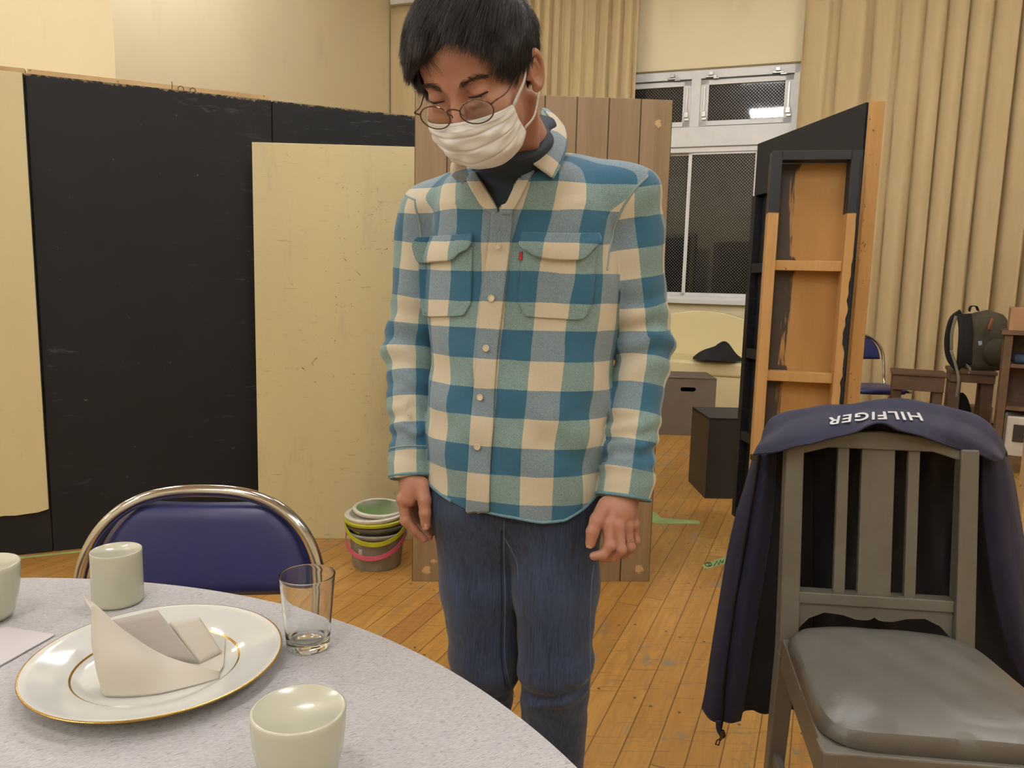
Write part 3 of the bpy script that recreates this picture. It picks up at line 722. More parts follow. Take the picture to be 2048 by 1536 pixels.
# sofa with a curved back against the window wall
us0, us1 = wcoord(onwall(1290, 640)), wcoord(onwall(1560, 640)); n0 = -0.10
S = thing('sofa', 'cream vinyl bench sofa with a tall curved back, below the window', 'sofa', WP + WD*(us0+us1)/2 - WN*0.5)
def wpt(u, n, z): return WP + WD*u + WN*n + Z3*z
ub0, ub1 = wcoord(onwall(1240, 640)), wcoord(onwall(1640, 640)); um_ = wcoord(onwall(1415, 640))
zpk = onwall(1415, 618)[2]
prof = [(ub0, 0.40)]
for i in range(41):
    u = ub0 + (ub1-ub0)*i/40; h = zpk - 0.42*((u-um_)/((ub1-ub0)/2))**2; prof.append((u, max(h, 0.42)))
prof.append((ub1, 0.40))
m_ = MB(); m_.prism([wpt(u, -0.32, z) for u, z in prof], -WN, 0.13); m_.build('backrest', M_CVIN, S, smooth=True, bevel=0.03, seg=4)
m_ = MB(); m_.box(wpt((ub0+ub1)/2, -0.74, 0.435), (ub1-ub0, 0.62, 0.13), axes_wall()); m_.build('seat', M_CVIN, S, smooth=True, bevel=0.03, seg=4)
m_ = MB(); m_.box(wpt((ub0+ub1)/2, -0.74, 0.19), (ub1-ub0-0.02, 0.58, 0.37), axes_wall()); m_.build('base', M_CVIN, S, smooth=True, bevel=0.01)
# crumpled black cloth on the seat
M_BCL = simple('black_cloth', '17191a', 0.9, var=0.2, bump=0.4, bscale=30, bdist=0.01)
cc = atZ(1434, 722, 0.503); R_, C_ = 26, 60; Pm = np.zeros((R_, C_, 3)); rnd = np.random.RandomState(4)
for i in range(R_):
    t = i/(R_-1)
    for j in range(C_):
        a = 2*math.pi*j/C_; rr = t*(1+0.14*math.sin(2*a+1)+0.08*math.sin(5*a)+.04*math.sin(9*a+2)); x = 0.185*rr*math.cos(a); y = 0.15*rr*math.sin(a)
        z = 0.145*(1-t**1.5)**1.0*(1+0.10*math.sin(30*x+y*13)+.10*math.sin(3*a+5*t)) + 0.005*math.sin(a*5)*t
        Pm[i, j] = cc + WD*(x + 0.03*(1-t)) + WN*y + Z3*(max(z, 0.0) + 0.006*t + .004)
tag(grid_mesh('folded_cloth', Pm, M_BCL, closed_u=True, solid=0.003), 'small heap of black clothing on the seat of the cream sofa', 'clothing')
# --- blue folding chairs
M_CHROME = simple('chrome_tube', 'c9c9c9', 0.12, 1.0, var=0.02)
g = NT('navy_vinyl'); c = g.coord(); g.bump(g.noise(c, 350, 2, 0.5), 0.10, 0.0004)
M_NVIN = g.out(g.mix(g.noise(c, 2, 2, 0.5), lin('292e5e'), lin('2e3368')), 0.36)
def folding_chair(base, yaw, label, back_top=0.78):
    """local: x to the chair's left seen from the front, -y = front; placed by origin on floor under the seat centre"""
    T = thing('folding_chair', label, 'chair', base, 'blue folding chairs'); a = math.radians(yaw); ca, sa = math.cos(a), math.sin(a)
    def G(x, y, z): return np.array([base[0] + x*ca - y*sa, base[1] + x*sa + y*ca, z])
    w = 0.215; top = back_top; r = 0.0115
    # back hoop: rises from front feet, through the seat side, into a broad arch
    hoop = []
    arch = []
    for i in range(37):
        an = math.pi*i/36; x = -w*math.copysign(abs(math.cos(an))**0.80, math.cos(an)); z = top - 0.20 + 0.20*math.sin(an)**0.85
        arch.append((x, z))
    for x, z in arch: hoop.append(G(x, 0.20 + (z-0.45)*0.22, z))
    left = [G(-w, 0.20 + (z-0.45)*0.22 if z > .45 else 0.20 - (0.45-z)*0.95, z) for z in (0.012, 0.2, 0.40, 0.45, 0.52)]
    right = [G(w, 0.20 + (z-0.45)*0.22 if z > .45 else 0.20 - (0.45-z)*0.95, z) for z in (0.52, 0.45, 0.40, 0.2, 0.012)]
    pts = catmull(left + hoop + right, 150); b = MB(); b.tube(pts, r, 14); b.build('back_frame', M_CHROME, T, smooth=True)
    for s in (-1, 1):
        b = MB(); b.tube([G(s*(w-0.028), -0.20, 0.425), G(s*(w-0.028), 0.02, 0.41), G(s*(w-0.028), 0.10, 0.30), G(s*(w-0.028), 0.24, 0.012)], 0.0105, 12); b.build('rear_leg', M_CHROME, T, smooth=True)
    b = MB(); b.tube([G(-w, -0.13, 0.10), G(w, -0.13, 0.10)], 0.008, 10); b.build('stretcher', M_CHROME, T, smooth=True)
    b = MB(); b.tube([G(-w+.03, 0.21, 0.06), G(w-.03, 0.21, 0.06)], 0.008, 10); b.build('stretcher', M_CHROME, T, smooth=True)
    # back pad inside the arch
    zb = top - 0.185; zi = []; n = 28; vs = []; rows = 16
    P_ = np.zeros((rows, n, 3))
    for i in range(rows):
        t = i/(rows-1); z = zb + (top-0.022-zb)*t
        # half width of arch at this z
        zz = min(max((z - (top-0.20))/0.20, 0), 0.995); an = math.asin(min(1, zz**(1/0.85))); hw = (w*abs(math.cos(an))**0.80) - 0.014
        for j in range(n):
            s = -1 + 2*j/(n-1); x = hw*s
            edge = min(1-abs(s), t*1.2+.02, (1-t)*1.2+.02)
            bulge = 0.020*min(1, (max(edge, 0)*6))**0.5
            P_[i, j] = G(x, 0.20 + (z-0.45)*0.22 + 0.012 - bulge + 0.010*s*s, z)
    o = grid_mesh('backrest', P_, M_NVIN, T, solid=0.022, offset=-1); 
    # seat
    P_ = np.zeros((22, 22, 3))
    for i in range(22):
        for j in range(22):
            u = -1+2*j/21; v = -1+2*i/21; rr = max(abs(u), abs(v)); k = (abs(u)**5+abs(v)**5)**(1/5) or 1e-6
            uu, vv = u*(rr/k if k > 0 else 1), v*(rr/k if k > 0 else 1)
            P_[i, j] = G(uu*(w-0.015), vv*0.19 - 0.01, 0.455 - 0.020*rr**6 - .004*(1-u*u))
    grid_mesh('seat', P_, M_NVIN, T, solid=0.03, offset=-1)
    return T
FC = atY(405, 1100, 1.30)
folding_chair((FC[0]-0.004, 1.36-0.27, 0), 3.0, 'blue folding chair with a chrome hoop back, pushed under the round table', 0.772)
q = atY(1752, 900, 5.75); folding_chair((q[0]-0.155, 5.60, 0), 4, 'blue folding chair standing before the curtain, half hidden by the flats', 0.80)
# --- low tables before the curtain
def low_table(A_, B_, d, h, m, label, apron=0.09, leg=0.05):
    w = np.linalg.norm(B_-A_); t = (B_-A_)/w; n = np.array([-t[1], t[0], 0]); C = (A_+B_)/2+n*d/2; C[2] = 0; T = thing('low_table', label, 'table', C)
    ax = (t, n, Z3)
    b = MB(); b.box(C + Z3*(h-0.012), (w, d, 0.024), ax); b.build('tabletop', m, T, bevel=0.004)
    b = MB(); b.box(C - ax[1]*(d/2-0.02) + Z3*(h-0.024-apron/2), (w-0.02, 0.02, apron), ax); b.box(C + ax[1]*(d/2-0.02) + Z3*(h-0.024-apron/2), (w-0.02, 0.02, apron), ax)
    for s in (-1, 1): b.box(C + ax[0]*s*(w/2-0.02) + Z3*(h-0.024-apron/2), (0.02, d-0.06, apron), ax)
    b.build('apron', m, T, bevel=0.002)
    for i in (-1, 1):
        for j in (-1, 1): b = MB(); b.box(C + ax[0]*i*(w/2-leg/2-.012) + ax[1]*j*(d/2-leg/2-.032) + Z3*(h-0.03)/2, (leg, leg, h-0.03), ax); b.build('leg', m, T, bevel=0.003)
    return T
M_DW2 = m_pine('worn_dark_table_wood', '6b5138', '54402c', 0.8, (.2, 1, 1))
def front_edge(px_a, py_a, Y_a, px_b, h, yaw=-24):
    A_ = atY(px_a, py_a, Y_a); A_[2] = h; a = math.radians(yaw); t = np.array([math.cos(a), math.sin(a), 0]); r = ray(px_b, py_a+6); k = r[0]/r[1]
    w = (k*A_[1]-A_[0])/(t[0]-k*t[1]); return A_, A_+t*w
low_table(*front_edge(1784, 737, 5.15, 1896, .605), 0.24, 0.605, M_DWOOD, 'small dark wooden table with a deep apron, beside the far blue chair', 0.10, 0.06)
QT = front_edge(1899, 744, 5.37, 1996, .600); low_table(QT[0], QT[1], 0.32, 0.600, M_DW2, 'dark wooden table carrying the olive backpack', 0.06, 0.07)
TBX = (QT[0][0]+QT[1][0])/2; TBY = (QT[0][1]+QT[1][1])/2; TDV = (QT[1]-QT[0])/np.linalg.norm(QT[1]-QT[0]); TNV = np.array([-TDV[1], TDV[0], 0])
# --- shelf unit at the right edge
qs = atY(2012, 655, 4.85); SO = np.array([qs[0], 4.85, 0]); sa_ = math.radians(-30); ST = np.array([math.cos(sa_), math.sin(sa_), 0]); SN = np.array([-math.sin(sa_), math.cos(sa_), 0])
SH = thing('shelf_unit', 'dark wooden shelf unit at the right edge, holding a white appliance', 'shelf', SO+ST*.4+SN*.12)
def sbox(u0, u1, v0, v1, z0, z1): b = MB(); b.box(SO + ST*(u0+u1)/2 + SN*(v0+v1)/2 + Z3*(z0+z1)/2, (u1-u0, v1-v0, z1-z0), (ST, SN, Z3)); return b
def sput(*a, nm='', m=None, par=None, bev=0.002): return sbox(*a).build(nm, m, par, bevel=bev)
sput(-0.02, 0.82, -0.02, 0.26, 0.885, 0.912, nm='top_board', m=M_DW2, par=SH)
for u in (0, 0.75):
    for v in (0, 0.20): sput(u, u+.045, v, v+.045, 0, 0.884, nm='post', m=M_DW2, par=SH)
sput(0.01, 0.79, 0.246, 0.256, 0.06, 0.885, nm='back_board', m=M_DWOOD, par=SH)
for z in (0.69, 0.42, 0.10): sput(0.046, 0.749, 0.01, 0.24, z-0.012, z+0.012, nm='shelf_board', m=M_DW2, par=SH)
M_CARD = simple('cardboard', 'a9825c', 0.8, var=0.06)
tag(sput(0.015, 0.40, 0.0, 0.22, 0.9125, 1.055, nm='cardboard_box', m=M_CARD, bev=0.003), 'flat brown cardboard box on top of the dark shelf unit', 'box')
tag(sput(0.06, 0.30, 0.02, 0.20, 0.7025, 0.765, nm='blue_case', m=simple('blue_cloth', '26344f', 0.8), bev=0.02), 'dark blue folded case on the upper shelf at the right edge', 'case')
AP = thing('white_appliance', 'white boxy appliance with a dark dial panel, on the lowest shelf', 'appliance', SO+ST*.2+SN*.1+Z3*.112)
M_APW = simple('off_white_enamel', 'c9c4b6', 0.5); sput(0.06, 0.36, 0.02, 0.22, 0.1125, 0.37, nm='body', m=M_APW, par=AP, bev=0.01)
sput(0.10, 0.24, 0.012, 0.022, 0.21, 0.32, nm='dial_panel', m=simple('dark_dial_panel', '3a322c', 0.4), par=AP)
b = MB(); b.tube([SO+ST*.185+SN*.014+Z3*.265, SO+ST*.185-SN*.004+Z3*.265], 0.026, 20); b.build('dial', M_APW, AP, smooth=True, angle=40)
# clutter under the tables
q = atY(1932, 830, 5.45); R_, C_ = 18, 36
def heap(c, rx, ry, h, m, label, cat, seed, name):
    rnd = np.random.RandomState(seed); ph = rnd.uniform(0, 6, 6); P_ = np.zeros((22, 48, 3))
    for i in range(22):
        t = i/21; el = t*math.pi/2
        for j in range(48):
            a = 2*math.pi*j/48; k = 1 + 0.10*math.sin(3*a+ph[0]) + 0.06*math.sin(7*a+5*t+ph[1])
            P_[i, j] = (c[0] + rx*math.cos(a)*math.sin(el)*k, c[1] + ry*math.sin(a)*math.sin(el)*k, c[2] + max(0.004, h*math.cos(el)*(1+0.15*math.sin(5*a+ph[2])*t)))
    return tag(grid_mesh(name, P_, m, closed_u=True), label, cat)
heap(tuple((QT[0]+QT[1])/2*np.array([1,1,0])+TNV*0.19-TDV*0.04), 0.09, 0.10, 0.42, M_BCL, 'upright black bag on the floor under the backpack table', 'bag', 1, 'black_bag')
heap(tuple((QT[0]+QT[1])/2*np.array([1,1,0])+TNV*0.04+TDV*0.02), 0.06, 0.05, 0.22, simple('pale_cloth', 'c3ad83', 0.9), 'pale cloth bundle on the floor beside the black bag', 'cloth', 2, 'cloth_bundle')
b = MB(); b.box((QT[0]+QT[1])/2*np.array([1,1,0])+TNV*0.46+TDV*0.10+Z3*.152, (0.16, 0.14, 0.30)); tag(b.build('carton', simple('pink_grey_carton', '9a8478', 0.8), None, bevel=0.004), 'faded pinkish carton on the floor under the backpack table', 'box')
# pine-framed flat leaning at the right edge of the picture
q = atY(2046, 1060, 2.9); XR = q[0]
RF = thing('stage_flat', 'light pine framed flat at the right edge, beyond the jacket', 'stage flat', (XR+0.2, 2.9, 0))
b = MB(); b.box((XR+0.012, 2.9, 0.62), (0.075, 0.04, 0.68)); b.build('stile', M_LPINE, RF, bevel=0.002)
b = MB(); b.box((XR+0.45, 2.9, 0.03), (0.9, 0.04, 0.05)); b.build('bottom_rail', M_LPINE, RF, bevel=0.002)
b = MB(); b.box((XR+0.012, 2.9, 0.168), (0.060, 0.04, 0.223)); b.build('stile_foot', M_LPINE, RF, bevel=0.002)
b = MB(); b.box((XR+0.88, 2.9, 0.505), (0.05, 0.04, 0.90)); b.build('stile', M_LPINE, RF, bevel=0.002)
b = MB(); b.box((XR+0.46, 2.924, 0.50), (0.88, 0.006, 0.92)); b.build('panel', M_LPINE, RF)
# --- backpack
M_OLIVE = simple('olive_canvas', '464030', 0.85, var=0.18, scale=9, bump=0.35, bscale=35, bdist=0.006)
M_BSTRAP = simple('black_webbing', '191917', 0.85); M_GSTRAP = simple('grey_green_webbing', '7b7763', 0.8); M_LEA = simple('orange_brown_leather', '8a4f2c', 0.6); M_BLUT = simple('pale_blue_tag', 'a9c4dc', 0.5)
BKC = (QT[0]+QT[1])/2+TNV*0.15; BKC = BKC + np.array([0.0, 0.0, 0]); BKC[0] = atY(1958, 740, BKC[1])[0]; BK = thing('backpack', 'olive green backpack with leather tabs and black straps, on the dark table', 'backpack', (BKC[0], BKC[1], 0.60))
cx = BKC[0]+0.022; BY = BKC[1]; zb = 0.602; Hh = 0.465; DY = BY-5.36; P_ = np.zeros((44, 60, 3))
for i in range(44):
    t = i/43; 
    w = 0.135*(np.interp(t, [0, .06, .2, .5, .8, .93, 1], [.86, .98, 1.05, 1.0, .86, .66, .02])); d = 0.115*np.interp(t, [0, .06, .25, .6, .85, .95, 1], [.8, .98, 1.08, 1.0, .8, .55, .02])
    for j in range(60):
        a = 2*math.pi*j/60; ca, sa = math.cos(a), math.sin(a); e = 0.62
        x = w*math.copysign(abs(ca)**e, ca); y = d*math.copysign(abs(sa)**e, sa)
        r_ = 1 + 0.025*math.sin(6*t*3+a*2) + 0.018*math.sin(13*a+9*t)
        P_[i, j] = (cx + x*r_ + 0.012*math.sin(4*t), BY + y*r_, zb + Hh*0.90*t**0.96)
grid_mesh('bag_body', P_, M_OLIVE, BK, closed_u=True)
P_ = np.zeros((26, 40, 3))
for i in range(26):
    t = i/25; el = math.pi*t
    for j in range(40):
        a = 2*math.pi*j/40; ca, sa = math.cos(a), math.sin(a)
        s = math.sin(el)**0.5; P_[i, j] = (cx+0.02 + 0.10*s*math.copysign(abs(ca)**.6, ca), BY - 0.10 + 0.05*s*math.copysign(abs(sa)**.6, sa), zb + 0.03 + 0.20*t)
grid_mesh('front_pocket', P_, M_OLIVE, BK, closed_u=True)
def ribbon(pts, w, m, par, name, side=(1, 0, 0), th=0.004, n=30):
    C = catmull(pts, n); sd = np.array(side, float); P_ = np.zeros((n, 5, 3))
    for i in range(n):
        t = C[min(i+1, n-1)]-C[max(i-1, 0)]; t /= np.linalg.norm(t)+1e-9; s_ = sd - t*(sd @ t); s_ /= np.linalg.norm(s_)+1e-9
        for j in range(5): P_[i, j] = C[i] + s_*w*(j/4-.5)
    return grid_mesh(name, P_, m, par, solid=th, offset=0)
def bp_(px_, py_, Y=5.22): return atY(px_, py_, Y+DY)
ribbon([bp_(1922, 625), bp_(1905, 640), bp_(1896, 680), bp_(1900, 715), bp_(1918, 740)], 0.05, M_BSTRAP, BK, 'shoulder_strap', (1, .2, 0), 0.014)
ribbon([bp_(1928, 628, 5.16), bp_(1932, 660, 5.14), bp_(1930, 700, 5.14), bp_(1928, 733, 5.18)], 0.105, M_BSTRAP, BK, 'shoulder_strap', (1, .2, 0), 0.014)
ribbon([bp_(1912, 632, 5.12), bp_(1904, 665, 5.11), bp_(1903, 700, 5.12)], 0.024, M_GSTRAP, BK, 'webbing', (1, .2, 0), 0.003)
ribbon([bp_(1902, 700, 5.12), bp_(1912, 733, 5.10), bp_(1917, 760, 5.08), bp_(1913, 795, 5.08)], 0.022, M_GSTRAP, BK, 'webbing', (1, .2, 0), 0.003)
ribbon([bp_(1932, 730, 5.16), bp_(1940, 738, 5.10), bp_(1942, 743, 5.12), bp_(1936, 746, 5.14)], 0.02, M_GSTRAP, BK, 'webbing', (0, .2, 1), 0.003)
ribbon([bp_(1940, 640, 5.24), bp_(1943, 655, 5.225)], 0.02, M_LEA, BK, 'leather_tab', (1, 0, 0), 0.004, 6)
ribbon([bp_(1985, 637, 5.22), bp_(1980, 650, 5.20), bp_(1977, 662, 5.20)], 0.02, M_LEA, BK, 'leather_tab', (1, 0, 0), 0.004, 6)
ribbon([bp_(1960, 682, 5.20), bp_(1961, 691, 5.196)], 0.024, M_BLUT, BK, 'blue_tag', (1, 0, 0), 0.002, 5)
ribbon([bp_(1938, 622, 5.35), bp_(1942, 613, 5.33), bp_(1952, 613, 5.33), bp_(1956, 621, 5.35)], 0.022, M_BSTRAP, BK, 'grab_handle', (0, 1, 0), 0.006)
# ================================================================ round table and what stands on it
def m_tablecloth():
    g = NT('grey_woven_top'); c = g.coord()
    a = math.radians(28); rot = g.n('ShaderNodeMapping'); g.put(rot.inputs[0], c); rot.inputs['Rotation'].default_value = (0, 0, -a)
    r = rot.outputs[0]
    n1 = g.noise(g.scale(r, (25, 160, 1)), 1.6, 4, 0.7); n2 = g.noise(g.scale(r, (120, 700, 1)), 1.3, 3, 0.6); n3 = g.noise(g.scale(r, (260, 50, 1)), 1.3, 3, 0.6)
    col = g.mix(g.step(n1, 0.35, 0.7, 0, 0.6), lin('c6c4c5'), lin('afacaf')); col = g.mix(g.step(n2, 0.48, 0.64, 0, 0.6), col, lin('858287'))
    col = g.mix(g.step(n3, 0.55, 0.8, 0, 0.3), col, lin('9a979b'))
    n4 = g.noise(g.scale(r, (60, 160, 1)), 1.5, 3, 0.6, 0.5); col = g.mix(g.step(n4, 0.64, 0.67, 0, 0.6), col, lin('77737a'))
    g.bump(n2, 0.15, 0.0004)
    return g.out(col, 0.55)
M_TTOP = m_tablecloth()
TC = np.array([-0.669, 0.266, 0]); TR = 0.856; TZ = 0.70
TB = thing('round_table', 'large round table with a pale grey woven-look top', 'table', TC)
b = MB(); b.lathe([(0, TZ-0.03), (TR-0.003, TZ-0.03), (TR, TZ-0.027), (TR, TZ-0.003), (TR-0.003, TZ), (0, TZ)], TC, 240); b.build('tabletop', M_TTOP, TB, smooth=True, angle=30)
M_TLEG = simple('dark_table_leg', '2c2926', 0.5)
for k in range(4):
    an = math.pi/4 + k*math.pi/2; b = MB(); p = TC + np.array([math.cos(an), math.sin(an), 0])*0.50
    b.tube([p + Z3*0.0, p + Z3*0.66], 0.02, 16); b.build('leg', M_TLEG, TB, smooth=True, angle=40)
b = MB(); b.lathe([(0.50, 0.64), (0.52, 0.64), (0.52, 0.67), (0.50, 0.67), (0.50, 0.64)], TC, 80); b.build('under_frame', M_TLEG, TB)
def porcelain(name, col, rough=0.12, gold=None):
    g = NT(name); c = g.coord()
    base = lin(col); 
    if gold is not None:
        s = g.sep(g.vmath('SUBTRACT', c, gold[0])); r = g.math('SQRT', g.math('ADD', g.math('MULTIPLY', s[0], s[0]), g.math('MULTIPLY', s[1], s[1])))
        m1 = g.math('ABSOLUTE', g.math('SUBTRACT', r, gold[1])); k1 = g.step(m1, 0.0010, 0.0013, 1, 0)
        k2 = g.math('GREATER_THAN', r, gold[2]); k = g.math('MAXIMUM', k1, k2)
        col_ = g.mix(k, base, lin('b08a3e')); g.put(g.b.inputs['Metallic'], g.math('MULTIPLY', k, 0.9)); g.put(g.b.inputs['Roughness'], g.math('ADD', rough, g.math('MULTIPLY', k, 0.12)))
        g.put(g.b.inputs['Base Color'], col_); g.b.inputs['Coat Weight'].default_value = 0.3; return g.m
    m = g.out(base, rough); g.b.inputs['Coat Weight'].default_value = 0.3
    return m
PC = np.array([-0.410, 0.853]); PR = 0.141
# plate drawn around its own origin
g_pl = porcelain('white_gold_rim_porcelain', 'd6d7d2', 0.10, ((0, 0, 0), 0.0905, PR-0.0020))
prof = [(0, 0.0035), (0.078, 0.0035), (0.086, 0.0050), (0.092, 0.0085), (0.110, 0.0125), (0.130, 0.0175), (PR-0.002, 0.0205), (PR, 0.0200), (PR, 0.0190), (0.128, 0.0140), (0.10, 0.0075), (0.085, 0.0030), (0.084, 0.0), (0.079, 0.0), (0.078, 0.0015), (0, 0.0015)]
b = MB(); b.lathe(prof, (0, 0, 0), 160); o = b.build('dinner_plate', g_pl, None, smooth=True, angle=60); o.location = (PC[0], PC[1], TZ+0.0002)
tag(o, 'white dinner plate with gold rim and thin gold inner ring, under the folded napkin', 'plate')
M_CELA = porcelain('pale_celadon_glaze', 'c4c4b0', 0.22); M_CELI = porcelain('celadon_inside', 'c6cebf', 0.12)
def cup(name, c, r0, r1, h, label, th=0.003, foot=0.0, mi=None, round_=0.010, mo=None, curve=0.0):
    pr = [(0, 0.0)]
    pr += [(r0-round_, 0.0)] + [(r0-round_+round_*math.sin(a), round_-round_*math.cos(a)) for a in np.linspace(0.3, 1.57, 5)]
    pr += [(r0 + (r1-r0)*(t + curve*math.sin(math.pi*t)), round_ + (h-round_-0.001)*t) for t in np.linspace(0.1, 1, 12)]
    ring = [(r1, h-0.001), (r1-th*.25, h-0.0002), (r1-th*.5, h), (r1-th*.75, h-0.0002), (r1-th, h-0.0012)]
    inn = [(r0-th + (r1-r0)*(t + curve*math.sin(math.pi*t)), round_+th + (h-round_-th-0.002)*t) for t in np.linspace(1, 0.08, 10)] + [(r0-round_, th+0.001), (0, th)]
    T = thing(name, label, 'cup', (c[0], c[1], TZ))
    b = MB(); b.lathe(pr+ring, (c[0], c[1], TZ), 96); b.build('cup_body', mo or M_CELA, T, smooth=True, angle=80)
    b = MB(); b.lathe(inn, (c[0], c[1], TZ), 96); b.build('cup_inside', mi or M_CELI, T, smooth=True, angle=80)
    return T
cup('tall_cup', (-0.552, 1.040), 0.0335, 0.0335, 0.077, 'tall straight pale green ceramic cup standing behind the plate', 0.0022, mi=porcelain('pale_green_inside', 'cfd3a4', 0.2), round_=0.006)
cup('tea_cup', (-0.187, 0.652), 0.034, 0.0425, 0.078, 'pale green handleless tea cup nearest the camera', 0.0042, round_=0.016, curve=0.28)
cup('tea_cup', (-0.695, 0.975), 0.034, 0.0425, 0.078, 'pale green handleless tea cup cut off by the left edge of the picture', 0.0042, round_=0.016, curve=0.28)
g = NT('clear_glass'); g.b.inputs['Transmission Weight'].default_value = 1.0; g.b.inputs['IOR'].default_value = 1.5; M_GLASS = g.out((0.97, 0.985, 0.98, 1), 0.0)
gc = (-0.2505, 0.921); gr0, gr1, gh = 0.0265, 0.0345, 0.096; t_ = 0.0018
def ow(z): return gr0+(gr1-gr0)*z/gh
prof = [(0, 0.0015), (gr0-0.008, 0.0012), (gr0-0.004, 0.0), (gr0-0.0015, 0.0008), (ow(.0035), 0.0035), (ow(.006), 0.006)] + [(ow(z), z) for z in np.linspace(.01, gh-.0025, 16)] + [(ow(gh-.0012), gh-.0012)]
prof += [(ow(gh)-t_*.5+t_*.5*math.cos(a), gh-.0009+.0009*math.sin(a)) for a in np.linspace(0.2, math.pi-.2, 7)] + [(ow(gh)-t_, gh-.0012), (ow(gh)-t_, gh-.0025)]
prof += [(ow(z)-t_-.0004*(1-z/gh), z) for z in np.linspace(gh-.006, .017, 16)] + [(ow(.014)-.0035, .0135), (gr0-.007, .0112), (gr0*.4, .0100), (0, .0098)]
b = MB(); b.lathe(prof, (gc[0], gc[1], TZ+0.0003), 96); o = b.build('drinking_glass', M_GLASS, None, smooth=True, angle=170)
tag(o, 'clear empty tapered drinking glass right of the plate', 'glass')
# ---- napkin on the plate
g = NT('thick_paper_napkin'); c = g.coord(); g.bump(g.noise(c, 900, 2, 0.5), 0.12, 0.0003)
M_NAP = g.out(lin('cbc5b9'), 0.8); g.b.inputs['Sheen Weight'].default_value = 0.1
NAP = thing('folded_napkin', 'off-white paper napkin folded into a standing peak on the plate', 'napkin', (PC[0], PC[1], TZ+0.004))
ZP = TZ+0.0052
def patch(rows, nu, nv):
    """rows of 3-D control points -> smooth grid (nv rows, nu columns)"""
    A = [catmull(r, nu) for r in rows]; A = np.array(A); out = np.zeros((nv, nu, 3))
    for j in range(nu): out[:, j] = catmull(A[:, j], nv) if len(rows) > 2 else np.array([A[0, j]*(1-t)+A[-1, j]*t for t in np.linspace(0, 1, nv)])
    return out
def Q(x, y, Y): return atY(x, y, Y)
bl, tp = atZ(213, 1392, ZP), atZ(440, 1356, ZP)
bot = [bl + np.array([-0.012, 0.02, 0]), bl, atZ(300, 1390, ZP), atZ(375, 1374, ZP), tp]
midr = [Q(186, 1300, bl[1]+0.030), Q(200, 1320, bl[1]+0.008), Q(275, 1325, 0.800), Q(345, 1342, 0.818), tp+Z3*0.004]
topr = [Q(184, 1212, bl[1]+0.052), Q(196, 1213, bl[1]+0.040), Q(250, 1262, 0.822), Q(330, 1312, 0.832), tp+Z3*0.008]
Pn = patch([bot, midr, topr], 60, 30); grid_mesh('front_fold', Pn, M_NAP, NAP, solid=0.0016, offset=0)
# curled tip behind the peak
grid_mesh('curled_tip', patch([[Q(164, 1188, .885), Q(172, 1203, .88), Q(184, 1222, .86)], [Q(167, 1189, .895), Q(182, 1202, .89), Q(196, 1213, .87)]], 14, 6), M_NAP, NAP, solid=0.0012, offset=0)
# inner sheet facing the camera
g = NT('napkin_inner_grey'); c = g.coord(); M_NAPG = g.out(g.mix(g.noise(g.scale(c, (30, 200, 200)), 2, 3, .6), lin('bab2ab'), lin('aca49d')), 0.85)  # grey textured paper of the inner sheet
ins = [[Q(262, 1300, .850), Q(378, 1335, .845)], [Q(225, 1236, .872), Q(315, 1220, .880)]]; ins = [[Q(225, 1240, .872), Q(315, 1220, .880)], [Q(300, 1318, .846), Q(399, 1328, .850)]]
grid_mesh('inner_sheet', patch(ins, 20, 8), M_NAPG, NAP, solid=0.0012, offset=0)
def slab_px(pts, z, th, name, m, par):
    P_ = [atZ(x, y, z+th) for x, y in pts]; P_ = [p - Z3*th for p in P_]; b = MB(); b.prism(P_, Z3, th); return b.build(name, m, par, bevel=min(.0006, th/3))
slab_px([(380, 1262), (452, 1260), (447, 1330), (436, 1348), (372, 1345)], ZP, 0.0022, 'under_layer', M_NAP, NAP)
P_ = [[Q(338, 1248, .878), Q(398, 1236, .90)], [Q(397, 1331, .858), Q(441, 1306, .885)]]
grid_mesh('folded_layers', patch([[P_[0][0], P_[0][1]], [P_[1][0], P_[1][1]]], 10, 10), M_NAP, NAP, solid=0.004, offset=-1)
# paper at the left edge
P_ = [atZ(x, y, TZ+0.001) for x, y in [(-60, 1290), (-20, 1262), (15, 1256), (110, 1271), (-30, 1350), (-90, 1345)]]
b = MB(); b.prism(P_, Z3, 0.0016); M_PAP = simple('white_paper', 'd0cacc', 0.8, var=0.02)
tag(b.build('folded_paper', M_PAP), 'white folded sheet of paper at the left edge of the table', 'paper')

# ================================================================ grey wooden chair
def m_greypaint():
    g = NT('worn_grey_paint'); c = g.coord(); n = g.noise(c, 7, 4, 0.6); n2 = g.noise(g.scale(c, (1, 1, .15)), 60, 4, 0.6)
    col = g.mix(g.step(n, 0.3, 0.75), lin('6b675f'), lin('5e594f')); col = g.mix(g.step(n2, 0.55, 0.8, 0, 0.35), col, lin('5b5449'))
    d = g.noise(c, 70, 4, 0.7); col = g.mix(g.step(d, 0.74, 0.76, 0, 0.7), col, lin('2f2a23')); g.bump(n2, 0.2, 0.0008)
    return g.out(col, 0.42)
M_GP = m_greypaint()
CO_ = np.array([0.7525, 1.500, 0]); ct = np.array([.9949, -.101, 0]); cf = np.array([-.101, -.9949, 0])
WC = thing('dining_chair', 'grey-painted wooden chair with slatted back and grey vinyl seat, jacket over its back', 'chair', CO_)
def cc_(u, v, z): return CO_ + ct*u + cf*v + Z3*z           # u right, v towards the sitter's front
hw = 0.171; sz = 0.452
def lean(z): return -max(0, z-0.42)*0.15 + (-(0.42-z)*0.10 if z < 0.42 else 0)      # v offset of the back frame
def post_pts(u): return [cc_(u*(1.0), 0.012+lean(z), z) for z in (0, 0.42, 0.845)]
